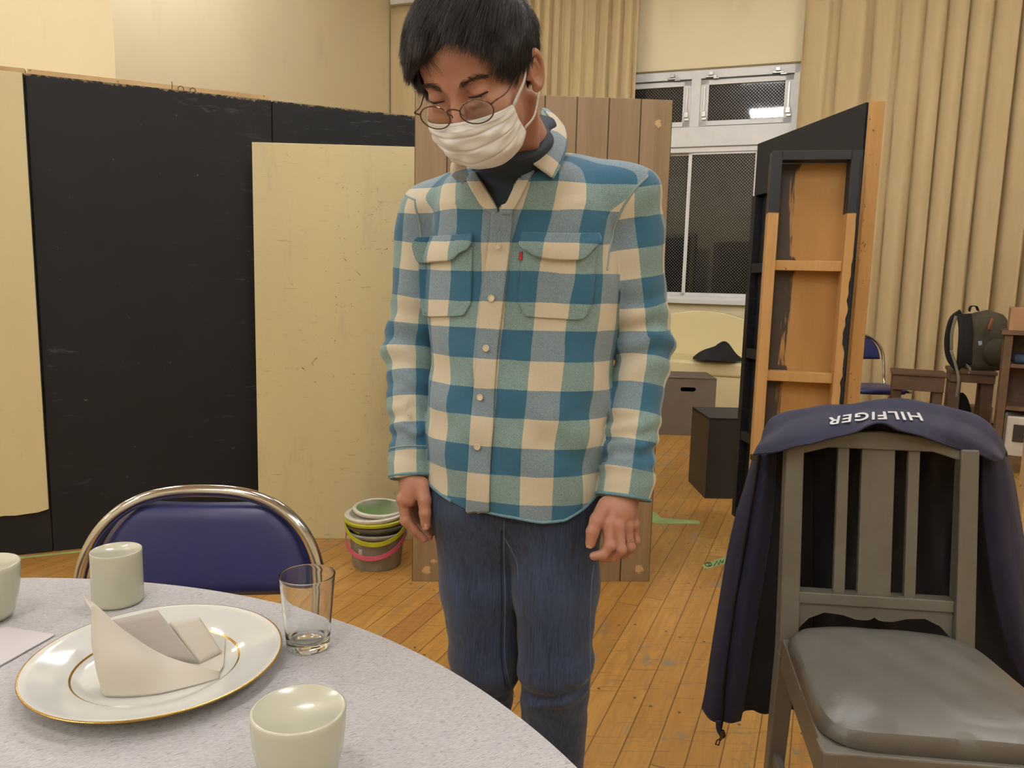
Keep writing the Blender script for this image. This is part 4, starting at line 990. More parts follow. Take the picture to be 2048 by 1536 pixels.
for s in (-1, 1):
    b = MB(); P_ = post_pts(s*hw)
    b.bar(P_[0], P_[1], 0.032, 0.034, up=tuple(cf), w2=0.038, d2=0.040); b.bar(P_[1]-Z3*.001, P_[2], 0.038, 0.040, up=tuple(cf), w2=0.036, d2=0.028)
    b.build('back_post', M_GP, WC, bevel=0.003)
def back_piece(u0_, u1_, z0_, z1_, name, th=0.012, par=WC):
    b = MB(); um = (u0_+u1_)/2; b.bar(cc_(um, 0.006+lean(z0_), z0_), cc_(um, 0.006+lean(z1_), z1_), u1_-u0_, th, up=tuple(cf)); return b.build(name, M_GP, par, bevel=0.002)
iw = 2*(hw-0.019)
for f0, f1 in ((.232, .307), (.388, .605), (.690, .765)):
    back_piece(-iw/2 + iw*f0, -iw/2 + iw*f1, 0.53, 0.85, 'back_slat')
# crest rail (mostly under the jacket) and cross rail with scalloped apron
pl = [(-hw-0.012, 0.815), (-hw*.6, 0.838), (hw*.6, 0.838), (hw+0.012, 0.815), (hw+0.012, 0.842), (hw*.5, 0.868), (0, 0.876), (-hw*.5, 0.868), (-hw-0.012, 0.842)]
b = MB(); b.prism([cc_(u, 0.020+lean(z), z) for u, z in pl], -cf, 0.026); b.build('crest_rail', M_GP, WC, bevel=0.003)
b = MB(); b.prism([cc_(u, 0.022+lean(z), z) for u, z in ((-iw/2, 0.520), (iw/2, 0.520), (iw/2, 0.543), (-iw/2, 0.543))], -cf, 0.030); b.build('cross_rail', M_GP, WC, bevel=0.002)
ap = [(-iw/2, 0.520), (-iw/2, 0.463)]
for t in np.linspace(0, 1, 41):
    u = -iw/2 + iw*t; q = abs(t-.5)*2
    z = np.interp(q, [0, .04, .12, .25, .42, .65, .85, 1], [.498, .493, .4905, .4915, .499, .5015, .488, .463]); ap.append((u, z))
ap += [(iw/2, 0.520)]
b = MB(); b.prism([cc_(u, 0.016+lean(z), z) for u, z in ap], -cf, 0.018); b.build('scalloped_apron', M_GP, WC, bevel=0.001)
# seat frame
D = 0.415; fw = 0.213
cor = [(-hw-.012, 0.0), (-fw, D), (fw, D), (hw+.012, 0.0)]
for (a_, b_), nm in (((cor[0], cor[1]), 'side_rail'), ((cor[1], cor[2]), 'front_rail'), ((cor[3], cor[2]), 'side_rail'), ((cor[0], cor[3]), 'rear_rail')):
    A_ = cc_(a_[0], a_[1], sz-0.036+(0.0008 if nm == 'front_rail' else 0)); B_ = cc_(b_[0], b_[1], sz-0.036+(0.0008 if nm == 'front_rail' else 0)); inward = cc_(0, D/2, sz-0.036) - (A_+B_)/2; t = (B_-A_)/np.linalg.norm(B_-A_); inward -= t*(inward @ t); inward /= np.linalg.norm(inward)
    b = MB(); b.bar(A_ + inward*0.011, B_ + inward*0.011, 0.022, 0.066, up=(0, 0, 1)); b.build(nm, M_GP, WC, bevel=0.003)
for s in (-1, 1):
    b = MB(); b.bar(cc_(s*(fw-.02), D-0.021, 0), cc_(s*(fw-.02), D-0.0215, sz-0.0034), 0.028, 0.028, up=tuple(cf), w2=0.043, d2=0.043); b.build('front_leg', M_GP, WC, bevel=0.003)
    b = MB(); b.bar(cc_(s*(hw), -0.02, 0.17), cc_(s*(fw-.02), D-0.02, 0.17), 0.016, 0.03, up=(0, 0, 1)); b.build('side_stretcher', M_GP, WC, bevel=0.002)
b = MB(); b.bar(cc_(-hw-.005, D*.5, 0.17), cc_(hw+.005, D*.5, 0.17), 0.016, 0.028, up=(0, 0, 1)); b.build('cross_stretcher', M_GP, WC, bevel=0.002)
# cushion
def m_vinyl():
    g = NT('grey_vinyl'); c = g.coord(); n = g.noise(c, 5, 4, 0.55); n2 = g.noise(c, 260, 2, 0.5); n3 = g.noise(g.scale(c, (60, 14, 14)), 1.5, 4, 0.6, 1.0)
    col = g.mix(g.step(n, 0.35, 0.7), lin('6a6862'), lin('5c5a54')); col = g.mix(g.step(n3, 0.6, 0.8, 0, 0.25), col, lin('85837c'))
    d = g.noise(c, 45, 4, 0.7); col = g.mix(g.step(d, 0.76, 0.78, 0, 0.6), col, lin('4b4843'))
    g.bump(g.math('ADD', n2, g.math('MULTIPLY', n, 6.0)), 0.15, 0.002); return g.out(col, g.math('ADD', 0.30, g.math('MULTIPLY', n, 0.12)))
M_VIN = m_vinyl()
NN = 44; P_ = np.zeros((NN, NN, 3)); 
for i in range(NN):
    v = i/(NN-1)
    for j in range(NN):
        u = -1+2*j/(NN-1); vv = -1+2*v; k = (abs(u)**9+abs(vv)**9)**(1/9) if (u or vv) else 1; rr = max(abs(u), abs(vv)); s = rr/k if k > 0 else 1
        uu, v2 = u*s, vv*s; v3 = (v2+1)/2; wdt = (hw-0.004) + (fw-hw-0.012)*v3
        z = sz + 0.030*(1-abs(u)**3.0)**0.6*(1-abs(vv)**5)**0.5 + 0.002 - 0.010*(rr > .995)
        z += 0.0022*math.sin(5*u+3*vv+1)*(1-rr)+0.0016*math.sin(11*u-6*vv)*(1-rr**4)
        P_[i, j] = cc_(wdt*uu, 0.022 + (D-0.046)*v3, z)
grid_mesh('seat_cushion', P_, M_VIN, WC, solid=0.016, offset=-1)

# ================================================================ navy jacket over the chair back
def m_navy(name, a, b_, rough=0.75, sheen=0.06):
    g = NT(name); c = g.coord(); n = g.noise(c, 12, 4, 0.6); n2 = g.noise(g.scale(c, (1, 1, .4)), 30, 5, 0.6, 0.8)
    g.bump(g.math('ADD', n2, g.math('MULTIPLY', g.noise(c, 600, 1, .5), 0.15)), 0.30, 0.005); m = g.out(g.mix(n, lin(a), lin(b_)), rough); g.b.inputs['Sheen Weight'].default_value = sheen
    g.b.inputs['Sheen Roughness'].default_value = 0.4; return m
M_NAVY = m_navy('navy_softshell', '202142', '16172e'); M_LINE = m_navy('black_fleece', '0d0d17', '09090f', 0.95, 0.05)
JK = thing('jacket', 'navy blue zip jacket hanging over the back of the grey wooden chair, white lettering', 'jacket', (0.74, 1.60, 0.90))
def jpatch(name, rows, nu, nv, m, seed=0, amp=0.004, solid=0.004, par=JK, fr=(5, 9)):
    rnd = np.random.RandomState(seed); R_ = [[Q(*p) for p in r] for r in rows]; P_ = patch(R_, nu, nv); p = rnd.uniform(0, 6, 4)
    U, V = np.meshgrid(np.linspace(0, 1, nu), np.linspace(0, 1, nv))
    d = amp*(np.sin(fr[0]*U*6.28+2*V+p[0])*0.5 + np.sin(fr[1]*U*6.28-3*V+p[1])*0.35 + np.sin(fr[0]*2.7*(U+V*.5)*3+p[2])*0.3)
    P_[:, :, 1] += d; P_[:, :, 2] += d*0.35
    return grid_mesh(name, P_, m, par, solid=solid, offset=0), P_
top = [(1530, 862, 1.655), (1546, 836, 1.655), (1600, 823, 1.655), (1700, 812, 1.655), (1780, 803, 1.655), (1880, 814, 1.655), (1955, 836, 1.655), (1992, 866, 1.655), (2012, 905, 1.655)]
m1 = [(1522, 880, 1.610), (1546, 862, 1.600), (1605, 840, 1.600), (1700, 826, 1.600), (1785, 822, 1.600), (1875, 833, 1.600), (1945, 856, 1.600), (1985, 885, 1.600), (2006, 915, 1.610)]
m2 = [(1514, 895, 1.570), (1552, 880, 1.545), (1610, 863, 1.540), (1705, 843, 1.540), (1785, 838, 1.540), (1865, 850, 1.540), (1932, 876, 1.540), (1978, 900, 1.550), (2002, 918, 1.575)]
low = [(1508, 909, 1.555), (1556, 902, 1.525), (1610, 889, 1.515), (1690, 868, 1.510), (1758, 847, 1.508), (1802, 862, 1.508), (1850, 872, 1.510), (1905, 895, 1.520), (1960, 908, 1.535), (1994, 922, 1.56)]
bk0 = [(1535, 930, 1.700), (1560, 915, 1.700), (1610, 905, 1.700), (1700, 900, 1.700), (1780, 900, 1.700), (1880, 905, 1.700), (1945, 915, 1.700), (1985, 930, 1.700), (2008, 950, 1.700)]
_, PD = jpatch('collar_drape', [bk0, top, m1, m2, low], 150, 60, M_NAVY, 3, 0.0050, 0.004, fr=(3, 7))
# rolled piping along the lower edge of the drape
b = MB(); b.tube(PD[-1, :, :], 0.0026, 8); b.build('collar_piping', M_NAVY, JK, smooth=True)
# back of the jacket, lining side, seen through the slats
jpatch('back_lining', [[(1545, 905, 1.66), (1750, 880, 1.66), (2000, 905, 1.66)], [(1530, 1150, 1.68), (1750, 1150, 1.69), (2030, 1150, 1.68)], [(1500, 1418, 1.67), (1760, 1425, 1.69), (2060, 1440, 1.68)]], 90, 50, M_LINE, 5, 0.010, 0.006)
rows = [(908, 1508, 1519, 1552, 1625), (960, 1494, 1512, 1550, 1625), (1030, 1473, 1500, 1545, 1625), (1110, 1455, 1487, 1534, 1625), (1200, 1440, 1471, 1520, 1625), (1300, 1424, 1457, 1504, 1625), (1380, 1412, 1448, 1492, 1625)]
R1 = [[(a_, y, 1.68), ((a_+b_)/2, y, 1.655), (b_, y, 1.645)] for y, a_, b_, c_, d_ in rows] + [[(1404, 1418, 1.68), (1420, 1436, 1.66), (1446, 1448, 1.648)]]
R2 = [[(b_, y, 1.648), ((b_+c_)/2, y, 1.630), (c_, y, 1.640)] for y, a_, b_, c_, d_ in rows] + [[(1446, 1444, 1.65), (1462, 1446, 1.635), (1481, 1440, 1.642)]]
jpatch('left_front', R1, 24, 90, M_NAVY, 7, 0.006, 0.004, fr=(.5, .9)); jpatch('zip_facing', R2, 24, 90, M_NAVY, 8, 0.003, 0.004, fr=(.5, .9))
R3 = [[(c_-3, y, 1.642), ((c_+d_)/2-12, y, 1.665), (d_, y, 1.66)] for y, a_, b_, c_, d_ in rows] + [[(1480, 1436, 1.645), (1500, 1420, 1.66), (1625, 1416, 1.66)]]
jpatch('left_lining', R3, 30, 80, M_LINE, 9, 0.003, 0.005, fr=(1, 2))
rr_ = [(905, 1925, 1968, 2012), (960, 1925, 1966, 2028), (1030, 1925, 1968, 2040), (1100, 1922, 1976, 2052), (1200, 1920, 1992, 2072), (1300, 1920, 2018, 2095), (1380, 1920, 2055, 2130), (1480, 1920, 2090, 2160)]
jpatch('right_lining', [[(a_, y, 1.65), ((a_+b_)/2, y, 1.665), (b_, y, 1.635)] for y, a_, b_, c_ in rr_], 26, 80, M_LINE, 11, 0.004, 0.005, fr=(1, 2))
jpatch('right_front', [[(b_-2, y, 1.635), ((b_+c_)/2, y, 1.625), (c_, y, 1.675)] for y, a_, b_, c_ in rr_], 26, 80, M_NAVY, 12, 0.005, 0.004, fr=(.7, 1.6))
# zip teeth cord and pulls
M_ZIP = simple('black_zip', '0c0c0e', 0.35, 0.3)
b = MB(); b.tube([Q(b_, y, 1.640) for y, a_, b_, c_, d_ in rows] + [Q(1445, 1440, 1.638), Q(1441, 1462, 1.636)], 0.0028, 8); b.build('zip', M_ZIP, JK, smooth=True)
b = MB(); b.tube(catmull([Q(1436, 1442, 1.636), Q(1437, 1458, 1.634), Q(1443, 1470, 1.634)], 10), 0.0055, 10); b.build('zip_end', M_NAVY, JK, smooth=True)
M_GUN = simple('dark_zip_metal', '5a564f', 0.25, 0.95)
zp = Q(1444, 1468, 1.630); b = MB(); b.box(zp, (0.010, 0.007, 0.018)); b.tube([zp + np.array([0.004, -.004, .008]), zp + np.array([.006, -.006, 0]), zp+np.array([.003, -.004, -.008])], 0.0018, 6); o = b.build('zip_slider', M_GUN, JK, bevel=0.0015)
b = MB(); zq = Q(1437, 1483, 1.628); b.tube([zp + np.array([-.001, -.002, -.008]), zq + np.array([-.004, 0, .002]), zq + np.array([-.006, 0, -.007]), zq + np.array([.001, 0, -.009]), zq + np.array([.003, 0, .002]), zp + np.array([.001, -.002, -.008])], 0.0018, 8); b.build('zip_pull', M_GUN, JK, smooth=True)
zq = Q(1507, 914, 1.56); b = MB(); b.box(zq, (0.012, 0.008, 0.012)); b.build('zip_slider', M_GUN, JK, bevel=0.0015)
# lettering
from mathutils.bvhtree import BVHTree
def bvh_of(P_):
    R_, C_ = P_.shape[:2]; vs = [Vector(v) for v in P_.reshape(-1, 3)]
    return BVHTree.FromPolygons(vs, [(i*C_+j, i*C_+j+1, (i+1)*C_+j+1, (i+1)*C_+j) for i in range(R_-1) for j in range(C_-1)])
def text_mesh(s, size=1.0, bold=0.0, spacing=1.0):
    cu = bpy.data.curves.new('t', 'FONT'); cu.body = s; cu.size = size; cu.offset = bold; cu.space_character = spacing; cu.resolution_u = 4
    ob = bpy.data.objects.new('t', cu); COL.objects.link(ob); dg = bpy.context.evaluated_depsgraph_get(); me = bpy.data.meshes.new_from_object(ob.evaluated_get(dg))
    v = np.array([x.co[:] for x in me.vertices]); f = [tuple(p.vertices) for p in me.polygons]; bpy.data.objects.remove(ob); bpy.data.curves.remove(cu); bpy.data.meshes.remove(me)
    return v, f
BV = bvh_of(PD)
v, f = text_mesh('HILFIGER', 1.0, 0.016, 1.12); x0_, x1_ = v[:, 0].min(), v[:, 0].max(); y0_, y1_ = v[:, 1].min(), v[:, 1].max()
xc = [1655, 1690, 1720, 1748, 1784, 1812, 1841]; 
out = []
for p in v:
    s = (x1_-p[0])/(x1_-x0_)                  # 0 at the R end (image left) .. 1 at H
    px_ = 1655 + 186*s; yc = np.interp(px_, [1655, 1690, 1730, 1784, 1841], [848, 842, 837, 835, 838]) ; t = (p[1]-y0_)/(y1_-y0_)-.5
    sh = np.interp(px_, [1655, 1841], [-6, 8])
    X_, Y_ = px_ + sh*t, yc + 15.5*t
    d = Vector(ray(X_, Y_)).normalized(); h = BV.ray_cast(Vector(CO), d)
    hp = np.array(h[0]) if h[0] else Q(X_, Y_, 1.55); nn_ = np.array(h[1]) if h[0] else -np.array(d); nn_ = nn_ if nn_ @ np.array(d) < 0 else -nn_; out.append(hp + nn_*0.0048)
M_WHT = simple('white_print', 'd9d9de', 0.6, var=0.02)
o = link_mesh('lettering', out, f, M_WHT, JK); mods(o, solid=0.0008, offset=1, smooth=False)
# ================================================================ signed distance modelling helpers
def smin(a, b, k):
    h = np.clip(0.5+0.5*(b-a)/k, 0, 1); return b*(1-h)+a*h-k*h*(1-h)
def smax(a, b, k): return -smin(-a, -b, k)
def sphere(p, c, r): return np.linalg.norm(p-np.asarray(c), axis=-1)-r
def ellip(p, c, r):
    q = p-np.asarray(c); r = np.asarray(r, float); k0 = np.linalg.norm(q/r, axis=-1); k1 = np.linalg.norm(q/(r*r), axis=-1)+1e-9
    return k0*(k0-1.0)/k1
def caps(p, a, b, ra, rb=None):
    a = np.asarray(a, float); b = np.asarray(b, float); rb = ra if rb is None else rb
    ba = b-a; h = np.clip(((p-a) @ ba)/(ba @ ba), 0, 1); return np.linalg.norm(p-a-h[..., None]*ba, axis=-1)-(ra+(rb-ra)*h)
def chain(p, pts, rs, k=0.01):
    d = None
    for i in range(len(pts)-1):
        c = caps(p, pts[i], pts[i+1], rs[i], rs[i+1]); d = c if d is None else smin(d, c, k)
    return d
def surface_nets(f, lo, hi, h):
    lo = np.array(lo, float); hi = np.array(hi, float); n = np.ceil((hi-lo)/h).astype(int)+2; B = 12; nb = (n+B-1)//B; n = nb*B+1
    V = np.full(n, 1.0, np.float32)
    cs = np.stack(np.meshgrid(*[np.arange(k) for k in nb], indexing='ij'), -1).reshape(-1, 3)
    cen = lo+(cs*B+B/2)*h; fc = f(cen); R = h*B*0.5*1.7321*1.6
    act = cs[np.abs(fc) < R]; ina = cs[np.abs(fc) >= R]; fi = fc[np.abs(fc) >= R]
    for c, v in zip(ina, fi):
        if v < 0: V[c[0]*B:c[0]*B+B+1, c[1]*B:c[1]*B+B+1, c[2]*B:c[2]*B+B+1] = -1
    off = np.stack(np.meshgrid(*[np.arange(B+1)]*3, indexing='ij'), -1).reshape(-1, 3)
    for s in range(0, len(act), 96):
        a = act[s:s+96]; pts = lo+(a[:, None, :]*B+off[None])*h; v = f(pts.reshape(-1, 3)).reshape(len(a), B+1, B+1, B+1)
        for c, vv in zip(a, v): V[c[0]*B:c[0]*B+B+1, c[1]*B:c[1]*B+B+1, c[2]*B:c[2]*B+B+1] = vv
    S = V < 0; nc = n-1; tot = int(nc.prod()); acc = np.zeros((tot, 3)); cnt = np.zeros(tot); quads = []
    for ax in range(3):
        sl0 = [slice(None)]*3; sl1 = [slice(None)]*3; sl0[ax] = slice(0, -1); sl1[ax] = slice(1, None)
        a = V[tuple(sl0)]; b = V[tuple(sl1)]; idx = np.argwhere((a < 0) != (b < 0))
        o1, o2 = (ax+1) % 3, (ax+2) % 3
        ok = (idx[:, o1] > 0) & (idx[:, o2] > 0) & (idx[:, o1] < nc[o1]) & (idx[:, o2] < nc[o2]); idx = idx[ok]
        va = a[tuple(idx.T)]; vb = b[tuple(idx.T)]; t = va/(va-vb); pos = idx.astype(float); pos[:, ax] += t
        ids = []
        for d1, d2 in ((-1, -1), (0, -1), (0, 0), (-1, 0)):
            c = idx.copy(); c[:, o1] += d1; c[:, o2] += d2; i = (c[:, 0]*nc[1]+c[:, 1])*nc[2]+c[:, 2]; ids.append(i)
            cnt += np.bincount(i, minlength=tot)
            for k in range(3): acc[:, k] += np.bincount(i, weights=pos[:, k], minlength=tot)
        q = np.stack(ids, 1); fl = va > 0; q[fl] = q[fl][:, ::-1]; quads.append(q)
    Q_ = np.vstack(quads); used = np.flatnonzero(cnt); rem = np.full(tot, -1); rem[used] = np.arange(len(used))
    return lo+(acc[used]/cnt[used][:, None])*h, rem[Q_]
def np_mesh(name, v, q, m, parent=None, uv=None, smooth=True):
    me = bpy.data.meshes.new(name); off = np.zeros(3)
    if parent is not None: off = np.array(parent_origin(parent))
    v = np.asarray(v, float)-off; k = q.shape[1]
    me.vertices.add(len(v)); me.vertices.foreach_set('co', v.astype(np.float32).ravel()); me.loops.add(q.size); me.loops.foreach_set('vertex_index', q.astype(np.int32).ravel())
    me.polygons.add(len(q)); me.polygons.foreach_set('loop_start', (np.arange(len(q))*k).astype(np.int32)); me.polygons.foreach_set('loop_total', np.full(len(q), k, np.int32))
    me.polygons.foreach_set('use_smooth', [smooth]*len(q))
    if uv is not None:
        ul = me.uv_layers.new(name='UVMap'); ul.data.foreach_set('uv', np.asarray(uv, np.float32).ravel())
    me.update(calc_edges=True); me.validate()
    if m: me.materials.append(m)
    o = bpy.data.objects.new(name, me); COL.objects.link(o)
    if parent is not None: o.parent = parent
    return o
def smooth_verts(v, q, it=1, lam=0.5):
    n = len(v)
    for _ in range(it):
        s = np.zeros((n, 3)); c = np.zeros(n)
        for i in range(4):
            a, b = q[:, i], q[:, (i+1) % 4]; c += np.bincount(a, minlength=n)
            for k in range(3): s[:, k] += np.bincount(a, weights=v[b, k], minlength=n)
            c += np.bincount(b, minlength=n)
            for k in range(3): s[:, k] += np.bincount(b, weights=v[a, k], minlength=n)
        v = v*(1-lam)+lam*s/c[:, None]
    return v
def march(f, pxs, near=0.9, far=2.2, it=90, fac=0.7):
    D = np.array([ray(x, y) for x, y in pxs]); D /= np.linalg.norm(D, axis=1)[:, None]; t = np.full(len(D), near)
    for _ in range(it):
        d = f(CO+D*t[:, None]); t = np.minimum(t+d*fac, far)
    return CO+D*t[:, None]
def grad(f, p, e=0.0015):
    g_ = np.stack([f(p+np.eye(3)[k]*e)-f(p-np.eye(3)[k]*e) for k in range(3)], -1); return g_/(np.linalg.norm(g_, axis=-1, keepdims=True)+1e-9)
# ================================================================ the man
def hrot(yaw, p, r):
    yaw, p, r = np.radians([yaw, p, r])
    f = np.array([-np.sin(yaw)*np.cos(p), -np.cos(yaw)*np.cos(p), -np.sin(p)]); u = np.array([-np.sin(yaw)*np.sin(p), -np.cos(yaw)*np.sin(p), np.cos(p)]); x = np.array([np.cos(yaw), -np.sin(yaw), 0])
    return np.array([np.cos(r)*x+np.sin(r)*u, f, -np.sin(r)*x+np.cos(r)*u]).T
HM = hrot(21.0, 34.0, 4.5); HO = np.array([-0.065, 1.245, 1.4775]); HS = 1.06
def hl(*p): return HM @ (np.array(p, float)*HS)+HO          # head-local -> world
def tol(p): return ((p-HO) @ HM)/HS
MAN = thing('person', 'man in a blue and cream checked shirt, white face mask and round glasses, looking down', 'person', (0.03, 1.47, 0))
# ---- skin
def m_skin():
    g = NT('skin'); c = g.coord(); n = g.noise(c, 22, 4, 0.6); n2 = g.noise(c, 9, 3, 0.5)
    col = g.mix(g.step(n2, 0.35, 0.7), lin('ba8d78'), lin('b07d69')); col = g.mix(g.step(n, 0.5, 0.8, 0, 0.4), col, lin('a06a58'))
    g.bump(g.math('ADD', g.noise(c, 420, 3, 0.6), g.math('MULTIPLY', g.noise(c, 60, 3, 0.6), 1.0)), 0.22, 0.0012)
    g.b.inputs['Subsurface Weight'].default_value = 0.12; g.b.inputs['Subsurface Radius'].default_value = (0.010, 0.004, 0.002); g.b.inputs['Subsurface Scale'].default_value = 0.6
    return g.out(col, 0.48)
M_SKIN = m_skin()
NBASE = atY(1052, 318, 1.50); NTOP = hl(0, -0.035, -0.055)
def f_head(w, full=True):
    p = tol(w); x = np.abs(p[:, 0]); q = np.stack([x, p[:, 1], p[:, 2]], -1)
    d = ellip(q, (0, -0.018, 0.030), (0.077, 0.098, 0.088))
    d = smin(d, ellip(q, (0, 0.032, 0.038), (0.061, 0.052, 0.055)), 0.02)
    d = smin(d, ellip(q, (0, 0.022, -0.038), (0.064, 0.062, 0.080)), 0.02)
    d = smin(d, ellip(q, (0, 0.033, -0.078), (0.050, 0.050, 0.032)), 0.02)
    d = smin(d, sphere(q, (0, 0.074, -0.094), 0.014), 0.02)
    d = smin(d, sphere(q, (0.040, 0.056, -0.032), 0.025), 0.020)
    d = smin(d, caps(q, (0.010, 0.083, 0.016), (0.040, 0.070, 0.018), 0.0085, 0.008), 0.012)
    q0 = q; q = q-np.array([0, -0.001, 0.005]); d = smax(d, -ellip(q, (0.033, 0.101, -0.004), (0.020, 0.018, 0.0125)), 0.012)
    # lids looking down, with a narrow opening
    lid = sphere(q, (0.032, 0.0725, -0.003), 0.0148); d = smin(d, lid, 0.004)
    crease = caps(q, (0.019, 0.0885, 0.0075), (0.046, 0.0795, 0.0068), 0.0014); d = smax(d, -crease, 0.003)
    slit = caps(q, (0.020, 0.0855, -0.0080), (0.032, 0.0885, -0.0088), 0.0034); slit = np.minimum(slit, caps(q, (0.032, 0.0885, -0.0088), (0.0445, 0.0800, -0.0068), 0.0030)); d = smax(d, -slit, 0.0012)
    bag = caps(q, (0.022, 0.0825, -0.0175), (0.042, 0.0765, -0.0155), 0.0032); d = smin(d, bag, 0.008)
    q = q0
    # nose
    d = smin(d, caps(q, (0, 0.083, 0.004), (0, 0.102, -0.036), 0.0075, 0.0105), 0.012); d = smin(d, sphere(q, (0.012, 0.094, -0.040), 0.008), 0.008)
    # ears
    e0 = np.array([0.0765, -0.012, -0.010]); a = math.radians(26); ca, sa = math.cos(a), math.sin(a); r = q-e0
    ex = r[:, 0]*ca + r[:, 1]*sa; ey = -r[:, 0]*sa + r[:, 1]*ca; ez = r[:, 2] + 0.12*ey
    ey = ey + 0.006; wd = 0.0150*(1+0.20*np.clip(ez/0.03, -1, 1)); k = np.sqrt((ey/wd)**2+(ez/0.0275)**2)
    ring = np.sqrt(((k-0.86)*0.0185)**2+(ex-0.0075)**2)-0.0036; disc = np.maximum((k-0.93)*0.017, np.abs(ex-0.0025)-0.0022)
    bowl = np.sqrt(((np.sqrt(((ey-.002)/0.0085)**2+((ez+0.002)/0.015)**2)-1)*0.010)**2+(ex-0.0055)**2)-0.0024
    lobe = ellip(np.stack([ex, ey, ez], -1), (0.0045, 0.004, -0.0225), (0.0045, 0.0085, 0.0085))
    tr = sphere(np.stack([ex, ey, ez], -1), (0.004, 0.0145, -0.004), 0.0048)
    ear = smin(smin(ring, disc, 0.003), smin(bowl, lobe, 0.004), 0.003); ear = smin(ear, tr, 0.003)
    d = smin(d, ear, 0.0035)
    d = d*HS
    nk = caps(w, NTOP, NBASE, 0.054, 0.058); d = smin(d, nk, 0.025)
    nk2 = caps(w, hl(0.062, -0.035, -0.055), NBASE+np.array([0.01, -0.085, -0.03]), 0.008, 0.012); d = smin(d, nk2, 0.016)      # neck muscle
    return d
# ---- arms / hands control points (pixel, pixel, depth)
SL = atY(1258, 404, 1.435); EL = atY(1286, 690, 1.46); WL = atY(1248, 985, 1.375); SR = atY(852, 428, 1.555); ER = atY(822, 700, 1.56); WR = atY(824, 945, 1.47)
def T3(lst, Y0=0): return [atY(x, y, Y+Y0) for x, y, Y in lst]
LH = dict(palm=[(1240, 1008, 1.352), (1243, 1048, 1.335)], index=[(1216, 1050, 1.318), (1219, 1092, 1.304), (1206, 1109, 1.300), (1188, 1112, 1.302)], middle=[(1236, 1052, 1.322), (1241, 1100, 1.312), (1226, 1114, 1.318), (1206, 1116, 1.330)],
          ring=[(1253, 1052, 1.334), (1259, 1094, 1.330), (1247, 1107, 1.342), (1228, 1110, 1.352)], little=[(1267, 1048, 1.350), (1270, 1080, 1.350), (1262, 1094, 1.362), (1247, 1100, 1.372)], thumb=[(1212, 1010, 1.338), (1194, 1040, 1.314), (1185, 1064, 1.306), (1181, 1086, 1.304)])
RH = dict(palm=[(829, 966, 1.452), (822, 998, 1.446)], index=[(806, 1000, 1.432), (811, 1040, 1.430), (829, 1061, 1.432), (847, 1078, 1.436)], middle=[(809, 1000, 1.452), (822, 1044, 1.452), (842, 1060, 1.454), (858, 1074, 1.456)],
          ring=[(815, 1001, 1.472), (830, 1046, 1.474), (848, 1058, 1.476), (862, 1066, 1.478)], little=[(822, 1000, 1.490), (838, 1038, 1.492), (852, 1048, 1.492), (864, 1054, 1.490)], thumb=[(842, 968, 1.436), (849, 1000, 1.418), (850, 1026, 1.414), (851, 1049, 1.414)])
def f_hand(w, H, W_, lat, s=1.0, wide=0.033):
    P_ = {k: T3(v) for k, v in H.items()}
    a, b = P_['palm']; ax = (b-a)/np.linalg.norm(b-a); lat = lat-ax*(lat @ ax); lat /= np.linalg.norm(lat); nr = np.cross(ax, lat)
    c = (a+b)/2; q = w-c; loc = np.stack([q @ lat, q @ nr, q @ ax], -1)
    r = np.array([wide, 0.0125, 0.030])*s; qq = np.abs(loc)-r+0.011; d = np.linalg.norm(np.maximum(qq, 0), axis=-1)+np.minimum(qq.max(-1), 0)-0.011
    d = smin(d, caps(w, W_, a+ax*0.01, 0.028*s, 0.027*s), 0.016)
    for i, (k, rs) in enumerate((('index', (0.0112, 0.0100, 0.0090, 0.0078)), ('middle', (0.0115, 0.0102, 0.0092, 0.0080)), ('ring', (0.0110, 0.0098, 0.0088, 0.0076)), ('little', (0.0098, 0.0086, 0.0078, 0.0068)))):
        p = P_[k]; fd = caps(w, p[0], p[1], rs[0]*s, rs[1]*s*.96)
        fd = smin(fd, caps(w, p[1], p[2], rs[1]*s*1.02, rs[2]*s), 0.003); fd = smin(fd, caps(w, p[2], p[3], rs[2]*s, rs[3]*s), 0.003)
        fd = smin(fd, sphere(w, p[1], rs[1]*s*1.10), 0.004)
        base = a*0.35+b*0.1+p[0]*0.55; fd = smin(fd, caps(w, base, p[0]-ax*0.002, 0.010*s, rs[0]*s*1.02), 0.008)
        # crisp separation between fingers beyond the knuckle, soft web at the palm
        d = smin(d, fd, 0.0035 if i else 0.006)
    p = P_['thumb']; th = smin(caps(w, p[0], p[1], 0.0150*s, 0.0125*s), caps(w, p[1], p[2], 0.0122*s, 0.0112*s), 0.005); th = smin(th, caps(w, p[2], p[3], 0.0112*s, 0.0092*s), 0.004)
    d = smin(d, th, 0.007)
    # wrinkles over the joints
    for k in ('index', 'middle', 'ring'):
        d = d + 0.0005*np.exp(-((w-P_[k][1])**2).sum(-1)/0.008**2)*np.sin(((w-P_[k][1]) @ ax)*2200)
    return d
latL = atY(1275, 1050, 1.362)-atY(1210, 1050, 1.318); latR = atY(826, 1000, 1.498)-atY(806, 1000, 1.425)
BYAW = math.radians(15); LB_ = np.array([math.cos(BYAW), -math.sin(BYAW), 0]); FB = np.array([-math.sin(BYAW), -math.cos(BYAW), 0])
TCX = atY(1038, 700, 1.475)[:2]        # torso axis
def tloc(w):
    q = w[:, :2]-TCX; return q @ LB_[:2], q @ FB[:2], w[:, 2]
ZK = np.array([0.70, 0.78, 0.90, 1.00, 1.12, 1.22, 1.30, 1.36, 1.42])
AK = np.array([.176, .177, .176, .178, .181, .182, .173, .150, .10]); BK_ = np.array([.122, .124, .126, .122, .122, .120, .112, .095, .07])
